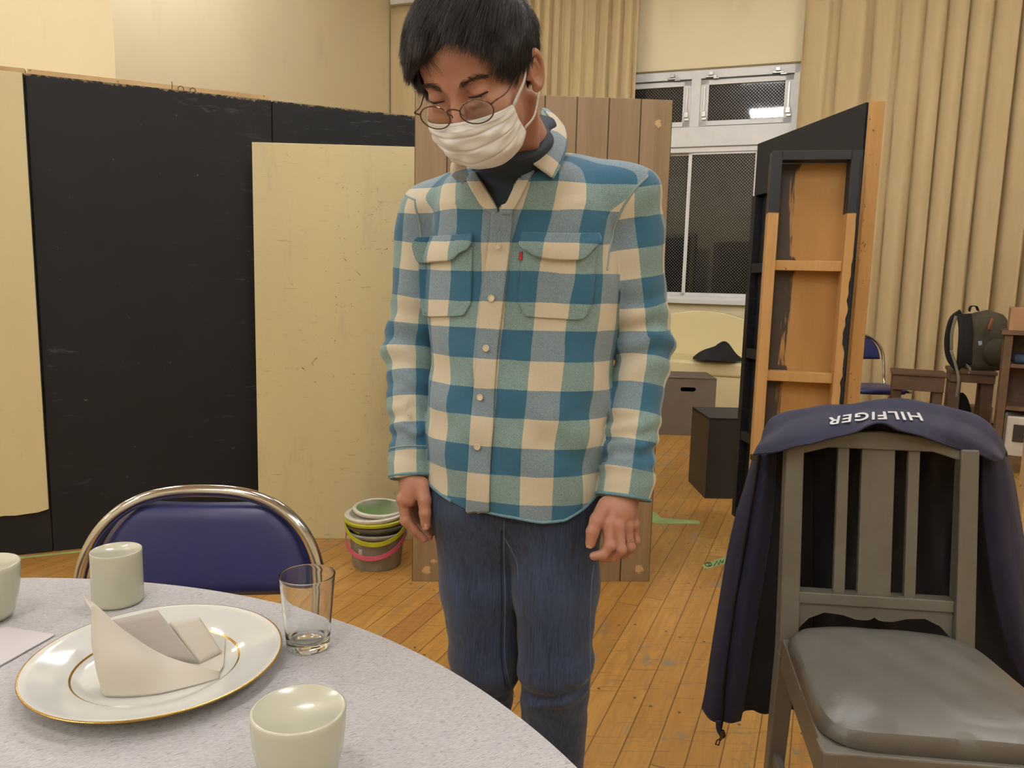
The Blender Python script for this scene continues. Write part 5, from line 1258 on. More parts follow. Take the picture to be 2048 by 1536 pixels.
XK = np.array([-.005, -.003, .003, .007, .006, .006, .008, .010, .012])
def loft(w, AK_=AK, BKK=BK_, grow=0.0, p=2.5):
    x, y, z = tloc(w); a = np.interp(z, ZK, AK_)+grow; b = np.interp(z, ZK, BKK)+grow; x = x-np.interp(z, ZK, XK)
    k = (np.abs(x/a)**p+np.abs(y/b)**p)**(1/p); return (k-1)*b
LT = dict(hipR=atY(957, 1010, 1.49), kneeR=atY(969, 1322, 1.49), ankR=np.array([-0.060, 1.58, 0.09]), hipL=atY(1108, 1010, 1.45), kneeL=atY(1112, 1325, 1.42), ankL=np.array([0.105, 1.50, 0.09]))
def f_body(w):
    d = loft(w, AK-0.018, BK_-0.02); d = np.maximum(d, w[:, 2]-1.31); d = smax(d, -(w[:, 2]-0.70), 0.03)
    d = smin(d, caps(w, SL+np.array([-.12, .03, -.01]), SL+np.array([0,0,-.012]), 0.034, 0.036), 0.03); d = smin(d, caps(w, SR+np.array([.12, -.03, -.01]), SR+np.array([0,0,-.012]), 0.034, 0.036), 0.03)
    d = smin(d, chain(w, [NBASE+np.array([0, 0, -.06]), NBASE, NTOP], [0.060, 0.056, 0.05], 0.03), 0.03)
    d = smin(d, chain(w, [SL+np.array([0,0,-.012]), EL, WL], [0.038, 0.036, 0.028], 0.01), 0.02); d = smin(d, chain(w, [SR+np.array([0,0,-.012]), ER, WR], [0.038, 0.036, 0.028], 0.01), 0.02)
    for s in 'RL':
        d = smin(d, chain(w, [LT['hip'+s], LT['knee'+s], LT['ank'+s]], [0.070, 0.050, 0.036], 0.02), 0.03)
        an = LT['ank'+s]; d = smin(d, chain(w, [an, an+np.array([0, 0, -.045]), an+FB*0.13+np.array([0, 0, -.062])], [0.036, 0.034, 0.022], 0.02), 0.02)
    return d
vh, qh = surface_nets(f_head, np.minimum(HO-.17, NBASE-.09), np.maximum(HO+.17, NBASE+.09), 0.0015)
keep = vh[qh].mean(1)[:, 2] > NBASE[2]-0.05; qh = qh[keep]
def f_LH(w): return f_hand(w, LH, WL, latL, 1.0, 0.034)
def f_RH(w): return f_hand(w, RH, WR, latR, 1.0, 0.030)
pl_all = np.array(sum([T3(v) for v in LH.values()], []) + [WL]); pr_all = np.array(sum([T3(v) for v in RH.values()], []) + [WR])
v1, q1 = surface_nets(f_LH, pl_all.min(0)-.035, pl_all.max(0)+.035, 0.0013); v2, q2 = surface_nets(f_RH, pr_all.min(0)-.035, pr_all.max(0)+.035, 0.0013)
vb, qb = surface_nets(f_body, (-0.36, 1.22, -0.01), (0.38, 1.75, 1.42), 0.007)
V_ = np.vstack([vh, v1, v2, vb]); Q_ = np.vstack([qh, q1+len(vh), q2+len(vh)+len(v1), qb+len(vh)+len(v1)+len(v2)])
body = np_mesh('body', V_, Q_, M_SKIN, MAN)
# nails, ring
M_NAIL = simple('finger_nail', 'd2a394', 0.3, var=0.05)
def nail(tip, prev, face, r, name='finger_nail'):
    ax = (tip-prev)/np.linalg.norm(tip-prev); face = face-ax*(face @ ax); face /= np.linalg.norm(face); sd = np.cross(ax, face); P_ = np.zeros((9, 9, 3))
    for i in range(9):
        for j in range(9):
            u = -1+j/4; v = i/8; w_ = 0.86*r*(1-0.25*(v > .8)*(v-.8)*5*abs(u)); a = u*0.95
            P_[i, j] = tip + ax*(-0.6*r+v*1.5*r*1.0) + sd*w_*math.sin(a) + face*(r*1.03*math.cos(a)-0.0022*v*v-0.0003)
    return grid_mesh(name, P_, M_NAIL, body, solid=0.0006, offset=0)
tL = T3(LH['thumb']); nail(tL[3], tL[2], CO-tL[3]+np.array([-.6, 0, .2]), 0.0092); tR = T3(RH['thumb']); nail(tR[3], tR[2], CO-tR[3], 0.0094)
M_SILV = simple('silver_ring', 'd8d4cc', 0.15, 1.0, var=0.02)
rg = T3(LH['ring']); c_ = rg[0]*0.35+rg[1]*0.65; ax = (rg[1]-rg[0])/np.linalg.norm(rg[1]-rg[0]); s1 = np.cross(ax, [0, 1, 0]); s1 /= np.linalg.norm(s1); s2 = np.cross(ax, s1)
b = MB(); b.tube([c_ + (s1*math.cos(a)+s2*math.sin(a))*0.0108 for a in np.linspace(0, 2*math.pi, 40, endpoint=False)], 0.0011, 8, closed=True); b.build('ring', M_SILV, MAN, smooth=True)
# ---- eyes
M_LASH = simple('lash_black', '1a1210', 0.7)
g = NT('eye'); c = g.coord(); mid_ = hl(0, 0, 0); 
def m_eye(c0):
    g = NT('eye'); q = g.vmath('SUBTRACT', g.coord(), tuple(c0)); s = g.sep(q); r = g.math('SQRT', g.math('ADD', g.math('ADD', g.math('MULTIPLY', s[0], s[0]), g.math('MULTIPLY', s[1], s[1])), g.math('MULTIPLY', s[2], s[2])))
    return g.out(g.mix(g.step(r, 0.0058, 0.0064), lin('17100d'), lin('b9aa9f')), 0.1)
for s in (-1, 1):
    b = MB(); cc = hl(0.032*s, 0.0715, 0.002); vs = []; N1, N2 = 16, 24
    b.lathe([(0.0132*math.sin(a), -0.0132*math.cos(a)) for a in np.linspace(0, math.pi, N1)], cc, N2); gz_ = cc + (HM @ np.array([0, math.cos(.42), -math.sin(.42)]))*0.0132; o_ = b.build('eyeball', m_eye(gz_ - np.array(MAN.location)), body, smooth=True)
for s in (-1, 1):
    b = MB(); b.tube(catmull([hl(s*.0185, .0845, -.0012), hl(s*.026, .0876, -.0008), hl(s*.034, .0876, -.0008), hl(s*.041, .0828, -.0002), hl(s*.0465, .0775, .0002)], 20), [0.0007+0.0006*math.sin(math.pi*k/19) for k in range(20)], 6); b.build('eyelashes', M_LASH, body, smooth=True)
# ---- mask
def m_mask():
    g = NT('white_mask_fabric'); c = g.coord(); uv = g.sep(g.uv()); n = g.noise(c, 40, 4, 0.6, 0.4)
    st = g.math('LESS_THAN', g.math('ABSOLUTE', g.math('SUBTRACT', uv[1], 0.045)), 0.006); st2 = g.math('LESS_THAN', g.math('ABSOLUTE', g.math('SUBTRACT', uv[1], 0.145)), 0.006)
    da = g.math('GREATER_THAN', g.math('FRACT', g.math('MULTIPLY', uv[0], 75.0)), 0.35); s_ = g.math('MULTIPLY', g.math('MAXIMUM', st, st2), da)
    col = g.mix(g.math('MULTIPLY', s_, 0.45), lin('e3e4e4'), lin('9c9894'))
    g.bump(g.math('ADD', g.math('MULTIPLY', s_, -0.6), n), 0.25, 0.003); m = g.out(col, 0.75); g.b.inputs['Subsurface Weight'].default_value = 0.0; return m
M_MASK = m_mask()
nu, nv = 90, 70; P_ = np.zeros((nv, nu, 3)); tk = [0, .14, .30, .5, .72, .88, 1.0]; yk = [.1115, .1180, .1220, .1205, .1150, .103, .084]; zk = [-.024, -.034, -.046, -.062, -.081, -.097, -.107]
def spl(t, xs, ys):
    return np.interp(t, np.linspace(0, 1, 200), np.convolve(np.pad(np.interp(np.linspace(0, 1, 200), xs, ys), 12, mode='reflect', reflect_type='odd'), np.ones(25)/25, 'valid'))
for i in range(nv):
    t = i/(nv-1); yc, zc = spl(t, tk, yk), spl(t, tk, zk); zs_ = -0.028-0.046*t; ys_ = 0.058-0.014*t+0.004*math.sin(math.pi*t)
    for j in range(nu):
        th = -1+2*j/(nu-1); ph = th*math.radians(78); w_ = abs(th)**1.7
        x = 0.0668*math.sin(ph)/math.sin(math.radians(78))+0.002+0.013*t*math.cos(ph); y = ys_+(yc-ys_)*((math.cos(ph)-math.cos(math.radians(78)))/(1-math.cos(math.radians(78))))**0.92
        z = zc*(1-w_)+zs_*w_
        if i < 8: y -= 0.004*(1-abs(th))*(1-i/8)*0
        # three soft pleats, opening to the middle; ripples at the gathered sides
        pl_ = sum(math.exp(-((t-c0-(0.09*(1-abs(th))*(c0-.4)))/0.022)**2)*s0 for c0, s0 in ((.27, -1), (.50, -1), (.73, -1)))*0.0026*min(1, (1-abs(th))*1.5+0.45)
        rp = 0.0016*math.sin(26*t+8*th+3*th*th)*abs(th)**1.2 + 0.0012*math.sin(17*t-9*th) + 0.0016*math.sin(7*th+11*t*(1-abs(th)))
        o_ = pl_+rp*(0.3 if t < .12 else 1); P_[i, j] = hl(x*(1+o_*8), y+o_, z)
mask = grid_mesh('face_mask', P_, M_MASK, MAN, solid=0.0014, offset=0)
def rib(pts, w, m, name, par, side, th=0.0015, n=24, wv=None):
    C = catmull(pts, n); P_ = np.zeros((n, 4, 3)); sd = np.array(side, float)
    for i in range(n):
        t = C[min(i+1, n-1)]-C[max(i-1, 0)]; t /= np.linalg.norm(t); s_ = sd-t*(sd @ t); s_ /= np.linalg.norm(s_); ww = w if wv is None else np.interp(i/(n-1), np.linspace(0, 1, len(wv)), wv)
        for j in range(4): P_[i, j] = C[i]+s_*ww*(j/3-.5)
    return grid_mesh(name, P_, m, par, solid=th, offset=0)
sdv = HM @ np.array([0.1, 1, 0.25])
for s in (1, -1):
    rib([hl(s*.0668+.002, .058, -.031), hl(s*.0765, .016, -.012), hl(s*.0815, .000, .012), hl(s*.085, -.012, .0225), hl(s*.084, -.022, .016)], 0.006, M_MASK, 'ear_loop', mask, sdv, wv=[.012, .0105, .008, .005, .004])
    rib([hl(s*.0668+.003, .044, -.071), hl(s*.0765, .012, -.066), hl(s*.081, -.008, -.048), hl(s*.083, -.020, -.034)], 0.0065, M_MASK, 'ear_loop', mask, sdv, wv=[.012, .009, .007, .006])
# ---- glasses
M_WIREF = simple('bronze_wire', '6b5848', 0.25, 0.9); M_TEMPLE = simple('brown_temple_tip', '4a1f18', 0.3)
gy, gz, gt = 0.1205, -0.0115, math.radians(8)
def gp(x, y, z):          # glasses plane: x right, z up in the lens plane, y outwards
    return hl(x+0.0085, gy + y*math.cos(gt) - z*math.sin(gt)*-1*1.0, gz + z*math.cos(gt)*1.0 + y*math.sin(gt)*-1)
def lens_pt(s, a, r=1.0): return gp(s*0.0318+0.0235*r*math.cos(a), -0.004*abs(0.0318+0.0235*r*math.cos(a)*s)/0.03, 0.0172*r*math.sin(a))
gl_root = None
b = MB(); b.tube([lens_pt(-1, a) for a in np.linspace(0, 2*math.pi, 48, endpoint=False)], 0.0010, 8, closed=True); gl_root = b.build('glasses', M_WIREF, MAN, smooth=True)
b = MB(); b.tube([lens_pt(1, a) for a in np.linspace(0, 2*math.pi, 48, endpoint=False)], 0.0010, 8, closed=True); b.build('lens_rim', M_WIREF, gl_root, smooth=True)
b = MB(); b.tube(catmull([lens_pt(-1, 0.35), gp(-0.006, 0.003, 0.011), gp(0, 0.004, 0.0125), gp(0.006, 0.003, 0.011), lens_pt(1, math.pi-0.35)], 16), 0.0011, 8); b.build('bridge', M_WIREF, gl_root, smooth=True)
g = NT('lens_glass'); M_LENS = g.m; gt_ = g.n('ShaderNodeBsdfTransparent'); gg2 = g.n('ShaderNodeBsdfGlossy'); gg2.inputs['Roughness'].default_value = 0.02; gm_ = g.n('ShaderNodeMixShader'); gm_.inputs[0].default_value = 0.07
gt_.inputs[0].default_value = (0.97, 0.985, 0.975, 1); g.t.links.new(gt_.outputs[0], gm_.inputs[1]); g.t.links.new(gg2.outputs[0], gm_.inputs[2]); g.t.links.new(gm_.outputs[0], g.t.nodes['Material Output'].inputs[0])
for s in (-1, 1):
    P_ = np.zeros((8, 40, 3))
    for i in range(8):
        for j in range(40): P_[i, j] = lens_pt(s, 2*math.pi*j/40, max(i/7*0.98, 0.001))
    grid_mesh('lens', P_, M_LENS, gl_root, closed_u=True, solid=0.0014, offset=0)
    hx = s*0.0335+s*0.0245
    b = MB(); b.tube(catmull([lens_pt(s, 0.35 if s > 0 else math.pi-.35), gp(s*0.0605, -0.006, 0.010), gp(s*0.0625, -0.012, 0.009)], 8), 0.0013, 8); b.build('hinge', M_WIREF, gl_root, smooth=True)
    b = MB(); b.tube(catmull([gp(s*0.0625, -0.012, 0.009), hl(s*.068, .065, -.008), hl(s*.076, .020, .004), hl(s*.082, -.008, .014)], 20), 0.0010, 8); b.build('temple', M_TEMPLE, gl_root, smooth=True)
    b = MB(); b.tube(catmull([gp(s*0.010, 0.0, 0.004), gp(s*0.0075, -0.006, -0.001), gp(s*0.0085, -0.008, -0.006)], 8), 0.0009, 6); b.build('nose_pad', M_WIREF, gl_root, smooth=True)
# ---- hair
M_HAIR = NT('black_hair'); gg_ = M_HAIR; M_HAIR = gg_.out(gg_.mix(gg_.noise(gg_.coord(), 60, 3, 0.6), lin('241f1e'), lin('453d3a')), 0.48); gg_.b.inputs['Specular IOR Level'].default_value = 0.4
def hair_mask(l):
    """signed amount of hair cover at head-local directions; >0 inside the hair area"""
    x, y, z = l[:, 0], l[:, 1], l[:, 2]
    front = np.interp(y, [-.12, -.075, -.050, -.02, .008, .025, .045, .07, .10], [-.075, -.060, -.012, .024, .008, .016, .052, .072, .074])
    side = np.where(x < 0, np.interp(y, [-.12, -.05, .0, .03, .05, .07, .10], [0, 0, 0, -.006, -.012, -.008, 0]), 0)
    return z-front-side
rnd = np.random.RandomState(12)
def skull(l): return np.minimum(ellip(l, (0, -0.018, 0.030), (0.077, 0.098, 0.088)), ellip(l, (0, 0.032, 0.038), (0.061, 0.052, 0.055)))
def f_cap(w):
    l = tol(w); d = skull(l); th = np.interp(l[:, 2], [-.06, 0, .04, .08, .12], [.003, .006, .010, .013, .014])
    th = th*np.clip(hair_mask(l)/0.02+0.35, 0.0, 1); n = 0.0012*np.sin(l[:, 0]*210+l[:, 1]*60+3*np.sin(l[:, 1]*70))+0.0008*np.sin(l[:, 0]*330-l[:, 1]*120+l[:, 2]*90)
    d = smax(d-th-n, -(skull(l)+0.004), 0.004); return smax(d, -hair_mask(l)*0.8, 0.006)*HS
vc, qc = surface_nets(f_cap, HO-.17, HO+.17, 0.0028)
hair = np_mesh('hair', smooth_verts(vc, qc, 2), qc, M_HAIR, MAN)
NS = 30000; dirs = rnd.randn(NS*3, 3); dirs /= np.linalg.norm(dirs, axis=1)[:, None]
rt = np.array([0, -0.018, 0.030])+dirs*np.array([0.077, 0.098, 0.088]); hm = hair_mask(rt); ok = (hm > 0.0) & ~((np.abs(rt[:, 0]) > .06) & (np.abs(rt[:, 1]+.012) < .018) & (rt[:, 2] < .02)); rt = rt[ok][:NS]; n_ = len(rt)
nrm = (rt-np.array([0, -0.018, 0.030]))/np.array([0.077, 0.098, 0.088])**2; nrm /= np.linalg.norm(nrm, axis=1)[:, None]
crown = np.array([0.012, -0.075, 0.10]); flow = rt-crown; flow += np.array([-0.35, 0.25, 0])*0.12*(rt[:, 2:3] > 0.05); flow -= nrm*(flow*nrm).sum(1)[:, None]; flow /= np.linalg.norm(flow, axis=1)[:, None]+1e-6
topness = np.clip((rt[:, 2]-0.02)/0.08, 0, 1); L_ = 0.026+0.038*topness+0.012*rnd.rand(n_); frontal = (rt[:, 1] > 0.035) & (rt[:, 2] > .05); L_ += 0.010*topness; L_[frontal] = 0.020+0.016*rnd.rand(frontal.sum()); bang = frontal & (rt[:, 0] < -0.012); L_[bang] = (0.026+0.022*rnd.rand(bang.sum()))
clump = np.sin(rt[:, 0]*160+1.3*np.sin(rt[:, 1]*90))*np.cos(rt[:, 2]*140+rt[:, 1]*50); K = 7
grav = HM.T @ np.array([0, 0, -1.0]); p = rt.copy(); lift = 0.006+0.018*topness*(0.45+0.55*rnd.rand(n_)); flow = np.where(frontal[:, None], flow*0.55+np.stack([np.where(rt[:, 0] < 0.015, -0.75, 0.75), 0.1+0*rt[:, 0], -0.1+0*rt[:, 0]], -1), flow); dirn = nrm*0.75+flow*0.6+rnd.randn(n_, 3)*0.10; PTS = [p.copy()]
tgt = np.array([0, -0.018, 0.030])
for s in range(1, K):
    t = s/(K-1); dirn = dirn*0.62+flow*(0.34+0.10*clump[:, None])+grav*(0.14+0.20*t)*np.where(frontal, .7, 1.0)[:, None]+nrm*(-0.10*t)+rnd.randn(n_, 3)*0.035+np.stack([0.10*clump, 0*clump, 0.06*clump], -1)
    dirn /= np.linalg.norm(dirn, axis=1)[:, None]; p = p+dirn*(L_/(K-1))[:, None]
    sd_ = skull(p); want = lift*min(1, t*2.2)*(1-0.25*t); push = np.clip(want-sd_, 0, None); fr_ = frontal*np.clip(1-t*1.1, 0.12, 1)+(~frontal)*1.0
    q_ = (p-tgt)/np.array([0.077, 0.098, 0.088])**2; q_ /= np.linalg.norm(q_, axis=1)[:, None]; p = p+q_*(push*fr_)[:, None]; p = p+q_*np.clip(0.0018-skull(p), 0, None)[:, None]; PTS.append(p.copy())
PTS = np.array(PTS)                                      # K, n, 3
W_ = (PTS*HS) @ HM.T+HO
def strands(W_, rad, name, m, par):
    K, n_ = W_.shape[:2]; tn = np.gradient(W_, axis=0); tn /= np.linalg.norm(tn, axis=-1, keepdims=True)+1e-9
    a = np.cross(tn, np.array([0.3, 0.2, 1.0])); a /= np.linalg.norm(a, axis=-1, keepdims=True)+1e-9; b_ = np.cross(tn, a); r = rad*np.array([1, 1, .95, .85, .7, .5, .18])[:K][:, None, None] if K == 7 else rad*np.linspace(1, .2, K)[:, None, None]
    ring = [W_+(a*math.cos(x)+b_*math.sin(x))*r for x in (0, 2.094, 4.189)]; V = np.stack(ring, 2)      # K,n,3verts,3
    idx = np.arange(K*n_*3).reshape(K, n_, 3); fs = []
    for k in range(3): fs.append(np.stack([idx[:-1, :, k], idx[:-1, :, (k+1) % 3], idx[1:, :, (k+1) % 3], idx[1:, :, k]], -1).reshape(-1, 4))
    return np_mesh(name, V.reshape(-1, 3), np.vstack(fs), m, par)
strands(W_, 0.00042, 'hair_strands', M_HAIR, hair)
# thin wisps falling over the brow on the picture-left side
nw = 70; x0_w = -0.056+0.034*rnd.rand(nw); WW = []
for k in range(7):
    t = k/6; x = x0_w+0.016*t*t+0.004*np.sin(3*t+x0_w*300)*t; z = 0.082-0.040*t*(0.7+0.5*np.sin(x0_w*900)**2); WW.append(np.stack([x, np.full(nw, 0.12), z], -1))
WW = np.array(WW); w_ = (WW.reshape(-1, 3)*HS) @ HM.T+HO; dd = -HM[:, 1]; tt = np.zeros(len(w_))
for _ in range(60): tt = np.minimum(tt+f_head(w_+dd*tt[:, None])*0.8, 0.10)
w_ = (w_+dd*tt[:, None]+HM[:, 1]*0.003).reshape(7, nw, 3); w_ = w_+HM[:, 1]*(0.006*np.array([1, 1, .9, .7, .5, .35, .3]))[:, None, None]
strands(w_, 0.00030, 'hair_wisps', M_HAIR, hair)
# eyebrows
M_BROW = simple('eyebrow_hair', '48382f', 0.6)
nb = 640; bp_r = []
for s in (-1, 1):
    t = rnd.rand(nb//2); x = s*(0.013+0.036*t); z = 0.017+0.006*np.sin(t*2.6)+rnd.randn(nb//2)*0.0025*(1-.4*t); bp_r.append(np.stack([x, np.full(nb//2, 0.12), z], -1))
r0 = np.vstack(bp_r); sgn = np.sign(r0[:, 0])
w0 = (r0*HS) @ HM.T+HO; dd = -HM[:, 1]; tt = np.zeros(len(w0))
for _ in range(60): tt = np.minimum(tt+f_head(w0+dd*tt[:, None])*0.8, 0.09)
w0 = w0+dd*tt[:, None]; d0 = (np.stack([sgn*0.9, 0.2+0*sgn, 0.35-0.6*np.abs(r0[:, 0])/0.05], -1)+rnd.randn(nb, 3)*0.15) @ HM.T; d0 /= np.linalg.norm(d0, axis=1)[:, None]
WB = np.array([w0+d0*(0.0075*k/3)+HM[:, 1]*0.0007 for k in range(4)]); strands(WB[:, :nb//2], 0.00022, 'eyebrow', M_BROW, body); strands(WB[:, nb//2:], 0.00022, 'eyebrow', M_BROW, body)
# ================================================================ the man's clothes
PER = 0.053
rowy = [300, 359, 417, 484.6, 543, 605, 660, 722, 780.6, 838, 898, 953, 1010, 1068]
rowz = np.array([atY(1040, y, 1.345)[2] for y in rowy])
def sdf_noise(w, a1=0.0030):
    x, y, z = w[:, 0], w[:, 1], w[:, 2]
    return a1*(np.sin(38*x+9*np.sin(7*z)+4*z)*0.6+np.sin(61*x-23*z+3*np.sin(17*z))*0.35+np.sin(26*z+19*x)*0.5)
CUL = WL+(WL-EL)/np.linalg.norm(WL-EL)*0.012; CUR = WR+(WR-ER)/np.linalg.norm(WR-ER)*0.012
def arm(w, S, E, C, r0, r1, r2, sd):
    d = smin(caps(w, S, E, r0, r1), caps(w, E, C, r1, r2), 0.02)
    ax = (C-E)/np.linalg.norm(C-E); t = (w-C) @ ax; s = (w-E) @ ax
    # stacked folds above the cuff and at the elbow, cuff band
    ang = np.arctan2((w-C) @ np.cross(ax, [0, 1, 0.]), (w-C)[:, 1])
    fold = 0.0034*np.sin(t*175+2.0*np.sin(ang+sd)+1.2*np.sin(2*ang))*np.exp(-((t+0.10)/0.055)**2)+0.0042*np.sin(s*120+2.5*np.sin(ang*1+sd*2))*np.exp(-(s/0.08)**2)
    d = d-fold-0.003*((t > -0.058).astype(float))*np.clip((t+0.058)/0.003, 0, 1)
    return smax(d, t, 0.003)
def f_shirt0(w):
    d = loft(w)
    d = smax(d, w[:, 2]-1.375, 0.05)
    yoke = smin(caps(w, NBASE+np.array([0.02, 0.0, -0.035]), SL+np.array([-.012, 0, .008]), 0.058, 0.050), caps(w, NBASE+np.array([-0.02, 0.0, -0.035]), SR+np.array([.012, 0, .004]), 0.058, 0.048), 0.03)
    d = smin(d, yoke, 0.035)
    return d
def f_sleeves(w):
    a = arm(w, SL, EL, CUL, 0.059, 0.055, 0.046, 0.3); b_ = arm(w, SR, ER, CUR, 0.056, 0.051, 0.041, 1.7); return a, b_
hemx = np.array([-.175, -.14, -.10, -.06, -.02, .03, .08, .12, .15, .175])
hemp = [(862, 985), (880, 1000), (905, 1016), (935, 1030), (975, 1031), (1030, 1036), (1085, 1045), (1135, 1042), (1180, 1024), (1200, 996)]
hemz = np.array([atY(x, y, 1.355)[2] for x, y in hemp])
VB = atY(997, 428, 1.37); VL = atY(942, 330, 1.37); VR = atY(1060, 322, 1.37)
def f_shirt(w):
    t = f_shirt0(w); a, b_ = f_sleeves(w); k = np.interp(w[:, 2], [1.20, 1.27, 1.36], [0.004, 0.018, 0.045])
    # below the arms the sides stay separate
    h = np.clip(0.5+0.5*(a-t)/k, 0, 1); d = a*(1-h)+t*h-k*h*(1-h); h = np.clip(0.5+0.5*(b_-d)/k, 0, 1); d = b_*(1-h)+d*h-k*h*(1-h)
    d = d-sdf_noise(w)
    x, y, z = tloc(w); hz = np.interp(x, hemx, hemz)+0.012*np.clip(-y/0.1, 0, 1)
    body_ = np.abs(x) < 0.2; isarm = np.minimum(a, b_) < t
    d = np.where(isarm, d, smax(d, hz-z, 0.004))
    # neck opening and V
    d = smax(d, -caps(w, NBASE+np.array([0, 0, -0.02]), NTOP, 0.068, 0.075), 0.004)
    tz = np.clip((w[:, 2]-VB[2])/(VL[2]-VB[2]), 0, 1.6); xl = VB[0]+(VL[0]-VB[0])*tz; xr = VB[0]+(VR[0]-VB[0])*tz
    wedge = np.maximum(np.maximum(xl-w[:, 0], w[:, 0]-xr)*0.9, np.maximum(VB[2]-w[:, 2], w[:, 1]-1.47)); wedge = np.maximum(wedge, -0.05)
    depth = np.maximum(wedge, -(t+0.016)); return smax(d, -depth, 0.002)
def torso_uv(w):
    x, y, z = tloc(w); a = np.interp(z, ZK, AK); b_ = np.interp(z, ZK, BK_); th = np.arctan2(x/a, y/b_); s = np.sign(th)*np.interp(np.abs(th), TH_, ARC_)
    v = np.interp(z, rowz[::-1], np.arange(len(rowz))[::-1]*PER)
    return s, v
TH_ = np.linspace(0, math.pi, 200); _d = np.sqrt((0.170*np.cos(TH_))**2+(0.122*np.sin(TH_))**2); ARC_ = np.r_[0, np.cumsum((_d[1:]+_d[:-1])/2*np.diff(TH_))]
_B = march(lambda w: loft(w), [(1123, 340), (1085, 480), (1062, 700), (1040, 950)]); _Bs, _ = torso_uv(_B)
_C = march(lambda w: loft(w), [(918, 345), (915, 420), (906, 560), (896, 730), (893, 950)]); _Cs, _ = torso_uv(_C)
_P = march(lambda w: loft(w), [(1012, 420), (990, 560), (972, 730), (957, 900), (947, 1030)]); _Ps, _ = torso_uv(_P)
def full_uv(w):
    s, v = torso_uv(w); z = w[:, 2]
    sb = np.interp(z, _B[::-1, 2], _Bs[::-1]); sc = np.interp(z, _C[::-1, 2], _Cs[::-1]); sp = np.interp(z, _P[::-1, 2], _Ps[::-1])
    k = np.interp(z, [0.8, 1.2], [1.03, 0.93])
    u = np.where(s > sp, (s-sb)/k, (s-sc)/k)        # blue column lies on [-PER,0] right of the placket, [0,PER] left of it
    u = np.where(s > sp, u, u-PER)
    return np.stack([u, v], -1)
def sleeve_uv(w, S, E, C, u0, v0):
    a1 = (E-S)/np.linalg.norm(E-S); a2 = (C-E)/np.linalg.norm(C-E); L1 = np.linalg.norm(E-S)
    t1 = (w-S) @ a1; t2 = (w-E) @ a2; v = np.where(t2 > 0, L1+t2, t1)
    tb_ = np.clip((t2+0.05)/0.10, 0, 1); tb_ = tb_*tb_*(3-2*tb_); v = t1*(1-tb_)+(L1+t2)*tb_; ax = np.where((t2 > 0)[:, None], a2, a1); c = np.where((t2 > 0)[:, None], E+a2*t2[:, None], S+a1*t1[:, None]); r = w-c
    view = CO-c; view -= ax*(view*ax).sum(1)[:, None]; view /= np.linalg.norm(view, axis=1)[:, None]; sd = np.cross(view, ax)
    th = np.arctan2((r*sd).sum(1), (r*view).sum(1)); sgn = 1 if sd[0, 0] > 0 else -1
    return np.stack([sgn*th*0.052+u0, v+v0], -1)
def m_plaid():
    g = NT('checked_flannel'); uv = g.sep(g.uv()); c = g.coord(); p = PER
    wob = g.math('MULTIPLY', g.math('SUBTRACT', g.noise(c, 9, 2, 0.5), 0.5), 0.010); fz = g.math('MULTIPLY', g.math('SUBTRACT', g.noise(c, 700, 2, 0.6), 0.5), 0.0022)
    u = g.math('ADD', g.math('ADD', uv[0], wob), fz); v = g.math('ADD', g.math('ADD', uv[1], wob), fz)
    def st(x): return g.step(g.math('ABSOLUTE', g.math('SUBTRACT', g.math('FRACT', g.math('ADD', g.math('DIVIDE', x, 2*p), 20.25)), 0.5)), 0.2497, 0.2503, 0, 1)
    # st(u): 0 for u in [0,p] shifted -> see below
    U = g.math('GREATER_THAN', g.math('FRACT', g.math('ADD', g.math('DIVIDE', u, 2*p), 20.0)), 0.5)       # 1 = blue column  ([-p,0])
    V = g.math('GREATER_THAN', g.math('FRACT', g.math('ADD', g.math('DIVIDE', v, 2*p), 20.0)), 0.5)       # 1 = cream->? row
    hn = g.noise(c, 1500, 2, 0.7); hn2 = g.noise(g.scale(c, (1, 1, 3)), 480, 3, 0.65)
    he = g.step(g.math('ADD', g.math('MULTIPLY', hn, 0.5), g.math('MULTIPLY', hn2, 0.5)), 0.42, 0.60)
    big = g.step(g.noise(c, 14, 3, 0.5), 0.3, 0.7)
    cream = g.mix(he, lin('d3c9b0'), lin('ddd5c0')); blue = g.mix(he, lin('2f6384'), lin('3a7392')); blue = g.mix(g.math('MULTIPLY', big, 0.35), blue, lin('2b6a80'))
    greyb = g.mix(he, lin('637e90'), lin('9fb1b8')); teal = g.mix(he, lin('62868b'), lin('a3bcb6'))
    rowblue = g.mix(U, greyb, blue); rowcream = g.mix(U, cream, teal)
    col = g.mix(V, rowblue, rowcream)
    g.bump(g.math('ADD', g.math('MULTIPLY', hn2, 0.7), g.math('MULTIPLY', g.noise(c, 45, 4, 0.6), 1.8)), 0.55, 0.0025)
    m = g.out(col, 0.9); g.b.inputs['Sheen Weight'].default_value = 0.25; g.b.inputs['Sheen Roughness'].default_value = 0.5; return m
M_PLAID = m_plaid()
lo = np.array([-0.34, 1.20, 0.70]); hi = np.array([0.36, 1.72, 1.47])
vs_, qs_ = surface_nets(f_shirt, lo, hi, 0.0032)
a_, b2_ = f_sleeves(vs_[qs_].mean(1)); cen_ = vs_[qs_].mean(1); t_ = f_shirt0(cen_)
xx = tloc(cen_)[0]
def arm_line(pts):
    h = march(f_shirt, pts); X, _, Z = tloc(h); o_ = np.argsort(Z); return Z[o_], X[o_]
zL_, xL_ = arm_line([(1294, 354), (1268, 380), (1245, 415), (1228, 455), (1218, 500), (1214, 540)]); zR_, xR_ = arm_line([(822, 372), (830, 400), (838, 440), (843, 480), (846, 530)])
lim = lambda z, Z, X: np.interp(z, Z, X)
